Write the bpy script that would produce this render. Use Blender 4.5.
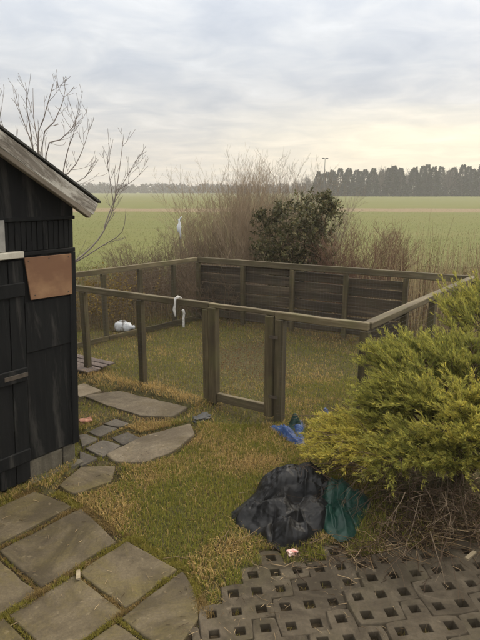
import bpy, bmesh, math, random
import numpy as np
from mathutils import Vector, Matrix, Euler, noise as mnoise

random.seed(7)
RNG = np.random.default_rng(11)
SC = bpy.context.scene
COL = SC.collection
for _o in list(bpy.data.objects):
    bpy.data.objects.remove(_o)

# ------------------------------------------------------------------ camera
FPX, CAMH, HOR = 543.0, 2.2, 190.0          # focal length in photo pixels, eye height, horizon row
PITCH = math.atan((320 - HOR) / FPX)
cam_d = bpy.data.cameras.new('camera')
cam = bpy.data.objects.new('camera', cam_d)
COL.objects.link(cam)
cam.location = (0, 0, CAMH)
cam.rotation_euler = (math.radians(90) - PITCH, 0, 0)
cam_d.sensor_fit = 'VERTICAL'
cam_d.sensor_height = 24.0
cam_d.lens = 24.0 * FPX / 640.0
cam_d.clip_start = 0.05
cam_d.clip_end = 3000
SC.camera = cam

# ------------------------------------------------------------------ sky, sun, exposure
SUN_EL, SUN_AZ = math.radians(38), math.radians(46)     # azimuth from +Y towards +X
world = bpy.data.worlds.new('World')
SC.world = world
world.use_nodes = True
wn, wl = world.node_tree.nodes, world.node_tree.links
wn.clear()


def wnode(t, **kw):
    n = wn.new(t)
    for k, v in kw.items():
        setattr(n, k, v)
    return n


def wmath(op, a, b=None, clamp=False):
    n = wnode('ShaderNodeMath', operation=op, use_clamp=clamp)
    for i, v in enumerate((a, b)):
        if v is None:
            continue
        if isinstance(v, (int, float)):
            n.inputs[i].default_value = v
        else:
            wl.new(v, n.inputs[i])
    return n.outputs[0]


def ramp_node(nodes, stops, interp='EASE'):
    r = nodes.new('ShaderNodeValToRGB')
    cr = r.color_ramp
    cr.interpolation = interp
    while len(cr.elements) < len(stops):
        cr.elements.new(0.5)
    for e, (p, c) in zip(cr.elements, stops):
        e.position = p
        e.color = (*c, 1) if len(c) == 3 else c
    return r


w_out = wnode('ShaderNodeOutputWorld')
w_bg = wnode('ShaderNodeBackground')
w_bg.inputs['Strength'].default_value = 0.1
wl.new(w_bg.outputs[0], w_out.inputs[0])
w_sky = wnode('ShaderNodeTexSky', sky_type='NISHITA', sun_disc=False)
w_sky.sun_elevation, w_sky.sun_rotation = SUN_EL, SUN_AZ
w_sky.dust_density = 3.0
w_tc = wnode('ShaderNodeTexCoord')
w_sep = wnode('ShaderNodeSeparateXYZ')
wl.new(w_tc.outputs['Generated'], w_sep.inputs[0])
wx, wy, wz = w_sep.outputs
zc = wmath('MAXIMUM', wz, 0.0)
# cloud deck brightness with elevation (an overcast sky: the zenith is about twice the low sky)
zr = ramp_node(wn, [(0.0, (.45, .40, .36)), (.035, (.465, .422, .38)), (.10, (.43, .42, .415)), (.20, (.42, .438, .468)),
                    (.34, (.56, .58, .61)), (.6, (1.0, .985, .96)), (1.0, (1.42, 1.39, 1.34))], 'LINEAR')
wl.new(zc, zr.inputs[0])
# clouds: direction projected on a flat deck
den = wmath('ADD', zc, 0.10)
cx, cy = wmath('DIVIDE', wx, den), wmath('DIVIDE', wy, den)
w_cmb = wnode('ShaderNodeCombineXYZ')
wl.new(cx, w_cmb.inputs[0]); wl.new(cy, w_cmb.inputs[1])
w_n1 = wnode('ShaderNodeTexNoise')
w_n1.inputs['Scale'].default_value = 2.1
w_n1.inputs['Detail'].default_value = 7
w_n1.inputs['Roughness'].default_value = 0.58
w_n1.inputs['Distortion'].default_value = 0.5
wl.new(w_cmb.outputs[0], w_n1.inputs['Vector'])
n_r = ramp_node(wn, [(.30, (.83, .86, .91)), (.45, (.955, .97, .99)), (.57, (1.09, 1.08, 1.06)), (.70, (1.24, 1.22, 1.18))], 'LINEAR')
wl.new(w_n1.outputs['Fac'], n_r.inputs[0])
w_mul = wnode('ShaderNodeMix', data_type='RGBA', blend_type='MULTIPLY')
w_mul.inputs['Factor'].default_value = 1.0
wl.new(zr.outputs[0], w_mul.inputs['A']); wl.new(n_r.outputs[0], w_mul.inputs['B'])
# cloud gap near the horizon, towards the sun: bright cream sky below the deck
ga = math.radians(30)
dot = wmath('ADD', wmath('MULTIPLY', wx, math.sin(ga)), wmath('MULTIPLY', wy, math.cos(ga)))
az = ramp_node(wn, [(.80, (0, 0, 0)), (.90, (.45, .45, .45)), (.97, (1, 1, 1))], 'EASE')
wl.new(dot, az.inputs[0])
w_n2 = wnode('ShaderNodeTexNoise')
w_n2.inputs['Scale'].default_value = 3.0
w_n2.inputs['Detail'].default_value = 5
w_mp = wnode('ShaderNodeMapping')
w_mp.inputs['Scale'].default_value = (1, 1, 7)
wl.new(w_tc.outputs['Generated'], w_mp.inputs[0]); wl.new(w_mp.outputs[0], w_n2.inputs['Vector'])
ze = wmath('ADD', wz, wmath('MULTIPLY', wmath('SUBTRACT', w_n2.outputs['Fac'], 0.5), 0.09))
band = ramp_node(wn, [(0.0, (.75, .75, .75)), (.05, (.85, .85, .85)), (.085, (1, 1, 1)), (.115, (.5, .5, .5)), (.15, (0, 0, 0))], 'EASE')
wl.new(ze, band.inputs[0])
gap = wmath('MULTIPLY', az.outputs[0], band.outputs[0])
w_gm = wnode('ShaderNodeMix', data_type='RGBA', blend_type='ADD')
w_gm.inputs['B'].default_value = (.26, .20, .07, 1)
wl.new(gap, w_gm.inputs['Factor'])
wl.new(w_mul.outputs['Result'], w_gm.inputs['A'])
w_x10 = wnode('ShaderNodeMix', data_type='RGBA', blend_type='MULTIPLY')
w_x10.inputs['Factor'].default_value = 1.0
w_x10.inputs['B'].default_value = (9.9, 9.9, 9.9, 1)
wl.new(w_gm.outputs['Result'], w_x10.inputs['A'])
w_mix = wnode('ShaderNodeMix', data_type='RGBA')
w_mix.inputs['Factor'].default_value = 0.93          # nearly closed cloud cover over the clear sky
wl.new(w_sky.outputs[0], w_mix.inputs['A']); wl.new(w_x10.outputs['Result'], w_mix.inputs['B'])
wl.new(w_mix.outputs['Result'], w_bg.inputs['Color'])

sun_d = bpy.data.lights.new('sun', 'SUN')
sun_d.energy = 1.5
sun_d.angle = math.radians(30)
sun_d.color = (1.0, .89, .72)
sun = bpy.data.objects.new('sun', sun_d)
COL.objects.link(sun)
sdir = Vector((math.sin(SUN_AZ) * math.cos(SUN_EL), math.cos(SUN_AZ) * math.cos(SUN_EL), math.sin(SUN_EL)))
sun.rotation_euler = (-sdir).to_track_quat('-Z', 'Y').to_euler()
sun.location = sdir * 60

SC.view_settings.view_transform = 'Standard'
SC.view_settings.look = 'None'
SC.view_settings.exposure = 0.72
SC.view_settings.gamma = 1
SC.view_settings.use_curve_mapping = False
SC.cycles.use_denoising = True
SC.cycles.max_bounces = 6
SC.cycles.diffuse_bounces = 3
SC.cycles.volume_bounces = 1
SC.cycles.sample_clamp_indirect = 6

# ------------------------------------------------------------------ pixel helpers
CP, SP = math.cos(PITCH), math.sin(PITCH)


def ray(px, py):
    u, v = (px - 240) / FPX, (320 - py) / FPX
    return Vector((u, CP + v * SP, -SP + v * CP))


def G(px, py, z=0.0):
    """point at height z seen at a photo pixel"""
    d = ray(px, py)
    t = (z - CAMH) / d.z
    return Vector((d.x * t, d.y * t, z))


def AT(px, py, depth):
    """point at forward distance depth seen at a photo pixel"""
    d = ray(px, py)
    t = depth / d.y
    return Vector((d.x * t, depth, CAMH + d.z * t))


def XAT(px, depth, z=0.0):
    """x of photo column px at forward distance depth and height z"""
    yc = depth * CP - (z - CAMH) * SP
    return (px - 240) / FPX * yc


def proj(P):
    z = P[2] - CAMH
    yc = P[1] * CP - z * SP
    return 240 + FPX * P[0] / yc, 320 - FPX * (P[1] * SP + z * CP) / yc


# ------------------------------------------------------------------ object helpers
def tag(o, label=None, cat=None, group=None, kind=None):
    if label: o['label'] = label
    if cat: o['category'] = cat
    if group: o['group'] = group
    if kind: o['kind'] = kind
    return o


def link(name, me, mat=None, parent=None, M=None):
    o = bpy.data.objects.new(name, me)
    COL.objects.link(o)
    if mat is not None and me is not None and not me.materials:
        me.materials.append(mat)
    if parent is not None:
        o.parent = parent
        par = world_of(parent)
        o.matrix_basis = par.inverted() @ (M if M is not None else Matrix())
    elif M is not None:
        o.matrix_basis = M
    return o


def world_of(o):
    m = o.matrix_basis.copy()
    p = o.parent
    while p is not None:
        m = p.matrix_basis @ m
        p = p.parent
    return m


def empty(name, loc, label=None, cat=None, group=None):
    o = bpy.data.objects.new(name, None)
    o.empty_display_size = 0.1
    o.location = loc
    COL.objects.link(o)
    o.matrix_basis = Matrix.Translation(Vector(loc))
    return tag(o, label, cat, group)


def mesh_np(name, V, T, col=None, smooth=False):
    """V (n,3) verts, T (m,k) faces of equal size, col (n,3)"""
    V = np.asarray(V, np.float32); T = np.asarray(T, np.int32)
    me = bpy.data.meshes.new(name)
    me.vertices.add(len(V)); me.vertices.foreach_set('co', V.ravel())
    k = T.shape[1]
    me.loops.add(T.size); me.loops.foreach_set('vertex_index', T.ravel())
    me.polygons.add(len(T))
    me.polygons.foreach_set('loop_start', np.arange(0, T.size, k, dtype=np.int32))
    if smooth:
        me.polygons.foreach_set('use_smooth', np.ones(len(T), bool))
    if col is not None:
        a = me.attributes.new('col', 'FLOAT_COLOR', 'POINT')
        c = np.ones((len(V), 4), np.float32); c[:, :3] = col
        a.data.foreach_set('color', c.ravel())
    me.update(calc_edges=True)
    me.validate()
    return me


def py_mesh(name, V, Fc, smooth=False):
    me = bpy.data.meshes.new(name)
    me.from_pydata([tuple(v) for v in V], [], Fc)
    if smooth:
        for p in me.polygons: p.use_smooth = True
    me.update()
    return me


class Tubes:
    """collects tapered tubes as triangles/quads with colours"""
    def __init__(self): self.V = []; self.Q = []; self.C = []; self.n = 0

    def add(self, pts, radii, col, sides=3):
        pts = [Vector(p) for p in pts]
        k = len(pts)
        for i, p in enumerate(pts):
            d = (pts[min(i + 1, k - 1)] - pts[max(i - 1, 0)])
            if d.length < 1e-9: d = Vector((0, 0, 1))
            d.normalize()
            a = d.cross(Vector((0.31, 0.17, 0.93)))
            if a.length < 1e-3: a = d.cross(Vector((1, 0, 0)))
            a.normalize(); b = d.cross(a)
            r = radii[i]
            for s in range(sides):
                t = 2 * math.pi * s / sides
                self.V.append(p + a * (math.cos(t) * r) + b * (math.sin(t) * r))
                self.C.append(col)
        for i in range(k - 1):
            for s in range(sides):
                s2 = (s + 1) % sides
                o = self.n + i * sides
                self.Q.append((o + s, o + s2, o + sides + s2, o + sides + s))
        self.n += k * sides

    def mesh(self, name, smooth=True):
        return mesh_np(name, np.array([tuple(v) for v in self.V]), np.array(self.Q), np.array(self.C), smooth)


def rand_unit():
    z = random.uniform(-1, 1); t = random.uniform(0, 2 * math.pi); r = math.sqrt(1 - z * z)
    return Vector((r * math.cos(t), r * math.sin(t), z))


def vn(x, y, z=0.0, s=1.0):
    return mnoise.noise(Vector((x * s, y * s, z)))


# ------------------------------------------------------------------ materials
def new_mat(name):
    m = bpy.data.materials.new(name)
    m.use_nodes = True
    nt = m.node_tree
    b = nt.nodes['Principled BSDF']
    return m, nt, b


def noise_tex(nt, scale, detail=6, rough=.6, coord='Object', stretch=(1, 1, 1), dist=0.0):
    tc = nt.nodes.new('ShaderNodeTexCoord')
    mp = nt.nodes.new('ShaderNodeMapping')
    mp.inputs['Scale'].default_value = stretch
    n = nt.nodes.new('ShaderNodeTexNoise')
    n.inputs['Scale'].default_value = scale
    n.inputs['Detail'].default_value = detail
    n.inputs['Roughness'].default_value = rough
    n.inputs['Distortion'].default_value = dist
    oi = nt.nodes.new('ShaderNodeObjectInfo')
    ad = nt.nodes.new('ShaderNodeVectorMath'); ad.operation = 'ADD'
    sc = nt.nodes.new('ShaderNodeMath'); sc.operation = 'MULTIPLY'; sc.inputs[1].default_value = 37.0
    nt.links.new(oi.outputs['Random'], sc.inputs[0])
    nt.links.new(tc.outputs[coord], mp.inputs[0])
    nt.links.new(mp.outputs[0], ad.inputs[0]); nt.links.new(sc.outputs[0], ad.inputs[1])
    nt.links.new(ad.outputs[0], n.inputs['Vector'])
    return n.outputs['Fac']


def ramp(nt, fac, stops, interp='LINEAR'):
    r = ramp_node(nt.nodes, stops, interp)
    nt.links.new(fac, r.inputs[0])
    return r.outputs[0]


def mixc(nt, fac, a, b, mode='MIX'):
    n = nt.nodes.new('ShaderNodeMix'); n.data_type = 'RGBA'; n.blend_type = mode
    for sock, v in (('Factor', fac), ('A', a), ('B', b)):
        s = n.inputs[sock]
        if isinstance(v, (int, float)): s.default_value = v
        elif isinstance(v, tuple): s.default_value = (*v, 1)
        else: nt.links.new(v, s)
    return n.outputs['Result']


def bump(nt, b, height, strength=.4, dist=.01, prev=None):
    n = nt.nodes.new('ShaderNodeBump')
    n.inputs['Strength'].default_value = strength
    n.inputs['Distance'].default_value = dist
    nt.links.new(height, n.inputs['Height'])
    if prev is not None: nt.links.new(prev, n.inputs['Normal'])
    nt.links.new(n.outputs[0], b.inputs['Normal'])
    return n.outputs[0]


def wood(name, c_dark, c_mid, c_light, scale=9, along=0, alg=None, rough=.85, bstr=.5):
    """grain runs along local axis `along`"""
    m, nt, b = new_mat(name)
    st = [1, 1, 1]; st[along] = .06
    g = noise_tex(nt, scale * 2.2, 8, .65, stretch=tuple(st), dist=.3)
    big = noise_tex(nt, 2.2, 4, .6)
    c = ramp(nt, g, [(.3, c_dark), (.5, c_mid), (.72, c_light)])
    c = mixc(nt, ramp(nt, big, [(.35, (0, 0, 0)), (.7, (.75, .75, .75))]), c, c_dark)
    if alg:
        ag = noise_tex(nt, 5, 5, .6)
        c = mixc(nt, ramp(nt, ag, [(.45, (0, 0, 0)), (.7, (.7, .7, .7))]), c, alg)
    oi = nt.nodes.new('ShaderNodeObjectInfo')
    v = nt.nodes.new('ShaderNodeMapRange'); v.inputs['To Min'].default_value = .75; v.inputs['To Max'].default_value = 1.2
    nt.links.new(oi.outputs['Random'], v.inputs[0])
    c = mixc(nt, 1.0, c, v.outputs[0], 'MULTIPLY')
    nt.links.new(c, b.inputs['Base Color'])
    b.inputs['Roughness'].default_value = rough
    bump(nt, b, g, bstr, .006)
    return m


def leafmat(name, rough=.7, trans=.35, spec=.2):
    m, nt, b = new_mat(name)
    at = nt.nodes.new('ShaderNodeAttribute'); at.attribute_name = 'col'
    nt.links.new(at.outputs['Color'], b.inputs['Base Color'])
    b.inputs['Roughness'].default_value = rough
    b.inputs['Specular IOR Level'].default_value = spec
    if trans:
        tr = nt.nodes.new('ShaderNodeBsdfTranslucent')
        mx = nt.nodes.new('ShaderNodeMixShader'); mx.inputs[0].default_value = trans
        nt.links.new(at.outputs['Color'], tr.inputs[0])
        nt.links.new(b.outputs[0], mx.inputs[1]); nt.links.new(tr.outputs[0], mx.inputs[2])
        nt.links.new(mx.outputs[0], nt.nodes['Material Output'].inputs[0])
    return m


def plain(name, c1, c2, scale=6, rough=.6, bs=.2, bd=.004, stretch=(1, 1, 1), spec=.4, detail=6):
    m, nt, b = new_mat(name)
    n = noise_tex(nt, scale, detail, .6, stretch=stretch)
    nt.links.new(ramp(nt, n, [(.32, c1), (.68, c2)]), b.inputs['Base Color'])
    b.inputs['Roughness'].default_value = rough
    b.inputs['Specular IOR Level'].default_value = spec
    bump(nt, b, n, bs, bd)
    return m


M = {}
M['leaf'] = leafmat('grass_blades', .75, .35, .15)
M['twig'] = leafmat('twigs', .85, 0, .15)
M['needle'] = leafmat('juniper_needles', .6, .42, .25)
M['gloss_leaf'] = leafmat('evergreen_leaves', .55, .25, .3)
M['fence'] = wood('fence_wood', (.035, .025, .011), (.088, .066, .03), (.19, .15, .078), alg=(.075, .068, .023))
M['rail'] = wood('fence_rail_wood', (.055, .04, .019), (.14, .108, .056), (.30, .245, .145), alg=(.10, .088, .036))
M['backboard'] = wood('dark_old_boards', (.032, .022, .012), (.065, .046, .027), (.17, .128, .08), alg=(.05, .042, .02))
M['pallet'] = wood('pallet_wood', (.05, .036, .03), (.10, .074, .06), (.17, .13, .105))
M['pallet_pale'] = wood('pale_split_wood', (.20, .155, .09), (.30, .24, .15), (.42, .35, .23))
M['brown_bark'] = wood('bark', (.05, .038, .028), (.09, .07, .05), (.14, .11, .08), scale=14, along=2)


def tar_mat(name, along, worn):
    m, nt, b = new_mat(name)
    st = [1, 1, 1]; st[along] = .10
    g = noise_tex(nt, 26, 8, .65, stretch=tuple(st))
    w = noise_tex(nt, 7, 7, .68, stretch=tuple([.16 if i == along else 1.3 for i in range(3)]), dist=.3)
    base = ramp(nt, g, [(.3, (.0045, .0047, .0048)), (.7, (.012, .012, .0115))])
    c = mixc(nt, ramp(nt, w, [(worn, (0, 0, 0)), (worn + .14, (.55, .55, .55))]), base, (.075, .07, .06))
    nt.links.new(c, b.inputs['Base Color'])
    b.inputs['Roughness'].default_value = .75
    b.inputs['Specular IOR Level'].default_value = .18
    bump(nt, b, g, .5, .004)
    return m


M['tar'] = tar_mat('black_tarred_wood', 2, .58)
M['tar_ply'] = tar_mat('black_tarred_plywood', 2, .535)


def barge_mat():
    m, nt, b = new_mat('weathered_flaking_bargeboard')
    g = noise_tex(nt, 30, 9, .7, stretch=(.05, 1, 1), dist=.4)
    f = noise_tex(nt, 9, 9, .75, stretch=(.22, 1, 1), dist=.6)
    wood_c = ramp(nt, g, [(.3, (.06, .05, .038)), (.5, (.17, .145, .115)), (.7, (.27, .235, .19))])
    c = mixc(nt, ramp(nt, f, [(.43, (0, 0, 0)), (.54, (.85, .85, .85))]), wood_c, (.54, .505, .435))
    nt.links.new(c, b.inputs['Base Color'])
    b.inputs['Roughness'].default_value = .85
    n1 = bump(nt, b, g, .6, .004)
    bump(nt, b, f, .35, .003, n1)
    return m


M['barge'] = barge_mat()
M['barge_dark'] = wood('lower_barge_wood', (.07, .056, .04), (.15, .122, .09), (.26, .22, .165))


def ply_mat():
    m, nt, b = new_mat('bare_plywood')
    g = noise_tex(nt, 18, 6, .6, stretch=(.25, .25, 1.0), dist=.6)
    s = noise_tex(nt, 3.2, 5, .6)
    c = ramp(nt, g, [(.3, (.22, .115, .054)), (.7, (.31, .175, .088))])
    c = mixc(nt, ramp(nt, s, [(.40, (0, 0, 0)), (.58, (.85, .85, .85))]), c, (.17, .078, .038))
    nt.links.new(c, b.inputs['Base Color'])
    b.inputs['Roughness'].default_value = .75
    bump(nt, b, g, .2, .002)
    return m


M['ply'] = ply_mat()
M['old_white'] = plain('old_white_paint', (.42, .38, .30), (.62, .58, .48), 14, .7, .5, .004)
M['grey_frame'] = plain('faded_grey_frame', (.22, .21, .19), (.36, .34, .30), 14, .75, .5, .004)


def stone_mat(name, c1, c2, moss, moss_th=.56, sc=3.5):
    m, nt, b = new_mat(name)
    a = noise_tex(nt, sc, 8, .68, dist=.4)
    f = noise_tex(nt, 70, 4, .7)
    mo = noise_tex(nt, 2.3, 8, .7, dist=.6)
    c = ramp(nt, a, [(.3, c1), (.7, c2)])
    c = mixc(nt, ramp(nt, mo, [(moss_th, (0, 0, 0)), (moss_th + .16, (.75, .75, .75))]), c, moss)
    c = mixc(nt, ramp(nt, f, [(.3, (.55, .55, .55)), (.7, (0, 0, 0))]), c, (.05, .042, .03))
    st_ = noise_tex(nt, 1.9, 9, .72, dist=1.0)
    c = mixc(nt, ramp(nt, st_, [(.46, (0, 0, 0)), (.58, (.6, .6, .6)), (.72, (.75, .75, .75))]), c, tuple(v * .55 for v in c1))
    sp_ = noise_tex(nt, 24, 3, .5)
    c = mixc(nt, ramp(nt, sp_, [(.66, (0, 0, 0)), (.74, (.4, .4, .4))]), c, tuple(min(1, v * 1.3) for v in c2))
    oi = nt.nodes.new('ShaderNodeObjectInfo')
    v = nt.nodes.new('ShaderNodeMapRange'); v.inputs['To Min'].default_value = .85; v.inputs['To Max'].default_value = 1.12
    nt.links.new(oi.outputs['Random'], v.inputs[0])
    c = mixc(nt, 1.0, c, v.outputs[0], 'MULTIPLY')
    nt.links.new(c, b.inputs['Base Color'])
    b.inputs['Roughness'].default_value = .88
    b.inputs['Specular IOR Level'].default_value = .25
    n1 = bump(nt, b, a, .5, .012)
    bump(nt, b, f, .5, .003, n1)
    return m


M['flag'] = stone_mat('mossy_flagstone', (.085, .064, .036), (.19, .15, .09), (.135, .105, .032), .45)
M['flag_pale'] = stone_mat('pale_flagstone', (.12, .092, .058), (.25, .205, .14), (.13, .095, .042), .52)
M['cobble'] = stone_mat('grey_cobble', (.10, .085, .066), (.175, .152, .12), (.10, .085, .045), .60, 8)
M['paver'] = stone_mat('lattice_concrete', (.052, .038, .022), (.13, .103, .068), (.055, .045, .02), .52, 9)
M['block'] = stone_mat('foundation_block', (.12, .105, .075), (.20, .175, .13), (.10, .09, .045), .58, 6)
M['soil'] = plain('dark_soil', (.022, .016, .009), (.06, .044, .025), 30, .95, .8, .02, detail=9, spec=.1)
M['brick'] = plain('broken_brick', (.22, .085, .05), (.42, .22, .15), 30, .9, .6, .006)


def plastic(name, c1, c2, rough=.32, sc=9):
    m, nt, b = new_mat(name)
    n = noise_tex(nt, sc, 5, .6)
    d = noise_tex(nt, 3, 6, .65)
    c = ramp(nt, n, [(.3, c1), (.7, c2)])
    c = mixc(nt, ramp(nt, d, [(.5, (0, 0, 0)), (.8, (.16, .16, .16))]), c, (.12, .10, .07))
    b.inputs['Specular IOR Level'].default_value = .30
    nt.links.new(c, b.inputs['Base Color'])
    nt.links.new(ramp(nt, d, [(.3, (rough,) * 3), (.75, (min(rough + .25, 1),) * 3)]), b.inputs['Roughness'])
    wv = noise_tex(nt, 22, 4, .55, dist=1.2)
    n1 = bump(nt, b, wv, .25, .006)
    tc = nt.nodes.new('ShaderNodeTexCoord'); vo = nt.nodes.new('ShaderNodeTexVoronoi'); vo.inputs['Scale'].default_value = 17
    wn_ = nt.nodes.new('ShaderNodeTexNoise'); wn_.inputs['Scale'].default_value = 9
    av = nt.nodes.new('ShaderNodeMix'); av.data_type = 'VECTOR'; av.inputs['Factor'].default_value = .12
    nt.links.new(tc.outputs['Object'], wn_.inputs['Vector'])
    nt.links.new(tc.outputs['Object'], av.inputs[4]); nt.links.new(wn_.outputs['Color'], av.inputs[5])
    nt.links.new(av.outputs[1], vo.inputs['Vector'])
    bump(nt, b, vo.outputs['Distance'], .28, .02, n1)
    return m


M['black_plastic'] = plastic('black_plastic_sheet', (.0045, .0045, .0045), (.009, .0086, .0084), .36)
M['green_tarp'] = plastic('dark_green_tarpaulin', (.004, .021, .015), (.008, .038, .026), .34)
M['blue_tarp'] = plastic('blue_tarpaulin', (.014, .035, .12), (.045, .095, .23), .42)
M['white_plastic'] = plastic('white_plastic', (.60, .62, .64), (.74, .75, .76), .4)
M['white_cloth'] = plain('dirty_white_cloth', (.45, .42, .38), (.72, .70, .66), 20, .85, .4, .004)
M['wire'] = plain('galvanised_wire', (.07, .065, .055), (.12, .11, .09), 20, .5, .1, .001)
M['felt'] = plain('roofing_felt', (.03, .03, .028), (.075, .07, .06), 40, .9, .6, .004)
M['glass'] = plain('dusty_dark_glass', (.02, .022, .024), (.035, .037, .038), 4, .15, .05, .001)
M['iron'] = plain('dull_iron', (.05, .04, .032), (.12, .095, .07), 20, .5, .3, .002)
M['redwrap'] = plain('red_white_wrapper', (.55, .18, .14), (.75, .66, .6), 40, .5, .3, .002)
M['dark_rubber'] = plain('dark_rubber', (.03, .03, .03), (.07, .068, .064), 20, .6, .3, .003)


# ------------------------------------------------------------------ flat layout (world metres)
FH = 1.09                                                   # fence height
P1 = G(78, 462)                                             # shed corner on the ground
WDIR = Vector((-0.6225, -0.7826, 0)).normalized()           # along the gable wall, towards the camera
WNRM = Vector((-WDIR.y, WDIR.x, 0))                         # out of the gable wall
if WNRM.x < 0: WNRM = -WNRM
fA, fB, fC = [Vector((p.x, p.y, 0)) for p in (G(366, 323, FH), G(474, 276, FH), G(198, 257, FH))]
fFL, fD = G(75, 285, FH), G(77, 272, FH)
fFL.z = fD.z = 0


def isect(p, d, q, e):
    a = np.array([[d.x, -e.x], [d.y, -e.y]])
    t = np.linalg.solve(a, [q.x - p.x, q.y - p.y])
    return p + d * t[0]


fE = isect(fA, fFL - fA, fC, fD - fC)

flag_px = {
    'flag': [],
    'flag_pale': [
        [(84, 396), (120, 392), (186, 408), (170, 417), (140, 415), (108, 405)],
        [(108, 454), (143, 438), (189, 425), (193, 435), (170, 452), (143, 462), (117, 461)],
        [(72, 388), (84, 384), (100, 391), (80, 397)],
    ],
    'cobble': [
        [(88, 432), (103, 425), (118, 428), (100, 437)],
        [(112, 438), (128, 432), (140, 438), (123, 445)],
        [(85, 448), (103, 440), (121, 445), (103, 457)],
        [(79, 435), (86, 434), (98, 439), (82, 447)],
        [(80, 451), (98, 458), (80, 467)],
        [(104, 424), (116, 419), (130, 424), (119, 427)],
    ],
}
def widen(poly, g):
    P = np.array(poly); c = P.mean(0); d = P - c
    return [tuple(q) for q in c + d * (1 + g / np.maximum(np.linalg.norm(d, axis=1, keepdims=True), .05))]


flag_polys = {k: [widen([(G(*q).x, G(*q).y) for q in poly], .028 if k != 'cobble' else .008) for poly in v] for k, v in flag_px.items()}


# foreground slabs: rows of rectangular stones parallel to the shed wall
RU = Vector((math.cos(math.radians(51)), math.sin(math.radians(51)), 0)); RV = Vector((RU.y, -RU.x, 0))
RO = G(77, 574.5)


def slab_uv(*uv):
    return [tuple((RO + RU * u + RV * v)[:2]) for u, v in uv]


flag_polys['flag'] = [
    slab_uv((-.345, -1.03), (.34, -1.02), (.40, -.62), (-.33, -.62)), slab_uv((-1.0, -1.03), (-.37, -1.03), (-.36, -.62), (-1.0, -.62)),
    slab_uv((-.19, -.565), (.425, -.555), (.345, -.06), (-.20, -.055)), slab_uv((-.85, -.565), (-.215, -.565), (-.225, -.05), (-.85, -.05)),
    slab_uv((.005, -.01), (.39, -.02), (.405, .435), (-.002, .445)), slab_uv((-.425, -.015), (-.008, -.012), (-.016, .445), (-.425, .44)), slab_uv((-.86, -.015), (-.44, -.015), (-.44, .44), (-.86, .44)),
    slab_uv((-.06, .465), (.415, .46), (.33, .66), (.20, .80), (-.06, .86)), slab_uv((-.52, .47), (-.085, .47), (-.085, .87), (-.52, .87)),
    widen([tuple(G(*q)[:2]) for q in ((60, 486), (82, 468), (114, 467), (110, 482), (74, 494))], .02)]


def in_poly(X, Y, poly, grow=0.0):
    P = np.array(poly); c = P.mean(0)
    if grow:
        d = P - c
        P = c + d * (1 + grow / np.maximum(np.linalg.norm(d, axis=1, keepdims=True), .05))
    inside = np.zeros(X.shape, bool)
    n = len(P)
    for i in range(n):
        x1, y1 = P[i]; x2, y2 = P[(i + 1) % n]
        c1 = (y1 > Y) != (y2 > Y)
        xi = (x2 - x1) * (Y - y1) / ((y2 - y1) if abs(y2 - y1) > 1e-9 else 1e-9) + x1
        inside ^= c1 & (X < xi)
    return inside


ALL_FLAGS = [p for v in flag_polys.values() for p in v]

# lattice paving: square cells on a grid turned 8 degrees; one stone is 1+3+3+3+2 cells
PITCHP = 0.134
PA = math.radians(8.2)
E1 = Vector((math.cos(PA), math.sin(PA), 0)); E2 = Vector((math.sin(PA), -math.cos(PA), 0))
PO = G(252.7, 575.7)
pave_poly = [tuple((PO + E1 * (a * PITCHP) + E2 * (b * PITCHP))[:2]) for a, b in
             ((.4, -1.6), (17.5, -1.6), (17.5, 12), (-12.6, 12), (-.7, -.1))]


def on_paver(X, Y):
    i = np.round(((X - PO.x) * E1.x + (Y - PO.y) * E1.y) / PITCHP).astype(int)
    j = np.round(((X - PO.x) * E2.x + (Y - PO.y) * E2.y) / PITCHP).astype(int)
    full = (j >= 0) & (i >= -j) & (i <= -j + 17)
    return full | ((j == -1) & ((i - 1) % 3 == 0) & (i >= 1) & (i <= 16))


def sstep(a, b, x):
    t = np.clip((x - a) / (b - a), 0, 1)
    return t * t * (3 - 2 * t)


def ground_z(X, Y):
    """height of the soil"""
    X = np.asarray(X, float); Y = np.asarray(Y, float)
    near = 1 - sstep(14, 30, np.hypot(X, Y))
    z = near * (.018 * np.sin(2.1 * X + .7 * Y + 1) * np.sin(1.7 * Y - .6 * X) + .010 * np.sin(5.3 * X + 1.1) * np.sin(4.7 * Y + .4))
    # low bank under the juniper
    z = z + .10 * np.exp(-(((X - 1.9) / .8) ** 2 + ((Y - 3.7) / .7) ** 2))
    # little heap of dead grass along the outside of the run
    mx, my = (fFL.x + fA.x) / 2, (fFL.y + fA.y) / 2
    ed = (fA - fFL).normalized()
    along = (X - fFL.x) * ed.x + (Y - fFL.y) * ed.y
    off = (X - fFL.x) * -ed.y + (Y - fFL.y) * ed.x
    z = z + .05 * np.exp(-((off + .12) / .13) ** 2) * sstep(-.2, .3, along) * (1 - sstep(1.6, 2.3, along))
    flat = np.zeros(X.shape, bool)
    for p in ALL_FLAGS: flat |= in_poly(X, Y, p, .07)
    z = np.where(flat, np.minimum(z, -.035), z)
    z = np.where(on_paver(X, Y), -.032, z)
    return z


# ------------------------------------------------------------------ ground sheet
def axis(lo, a, b, hi, step, k):
    mid = np.arange(a, b + 1e-6, step)
    g1 = a - np.geomspace(step, a - lo, k); g2 = b + np.geomspace(step, hi - b, k)
    return np.unique(np.concatenate([g1[::-1], mid, g2]))


gx = axis(-620, -4.2, 4.6, 620, .06, 46)
gy = axis(-40, 1.4, 12.5, 620, .06, 46)
XX, YY = np.meshgrid(gx, gy)
ZZ = ground_z(XX.ravel(), YY.ravel()).reshape(XX.shape)
nx, ny = len(gx), len(gy)
idx = np.arange(nx * ny).reshape(ny, nx)
Q = np.stack([idx[:-1, :-1].ravel(), idx[:-1, 1:].ravel(), idx[1:, 1:].ravel(), idx[1:, :-1].ravel()], 1)


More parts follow.
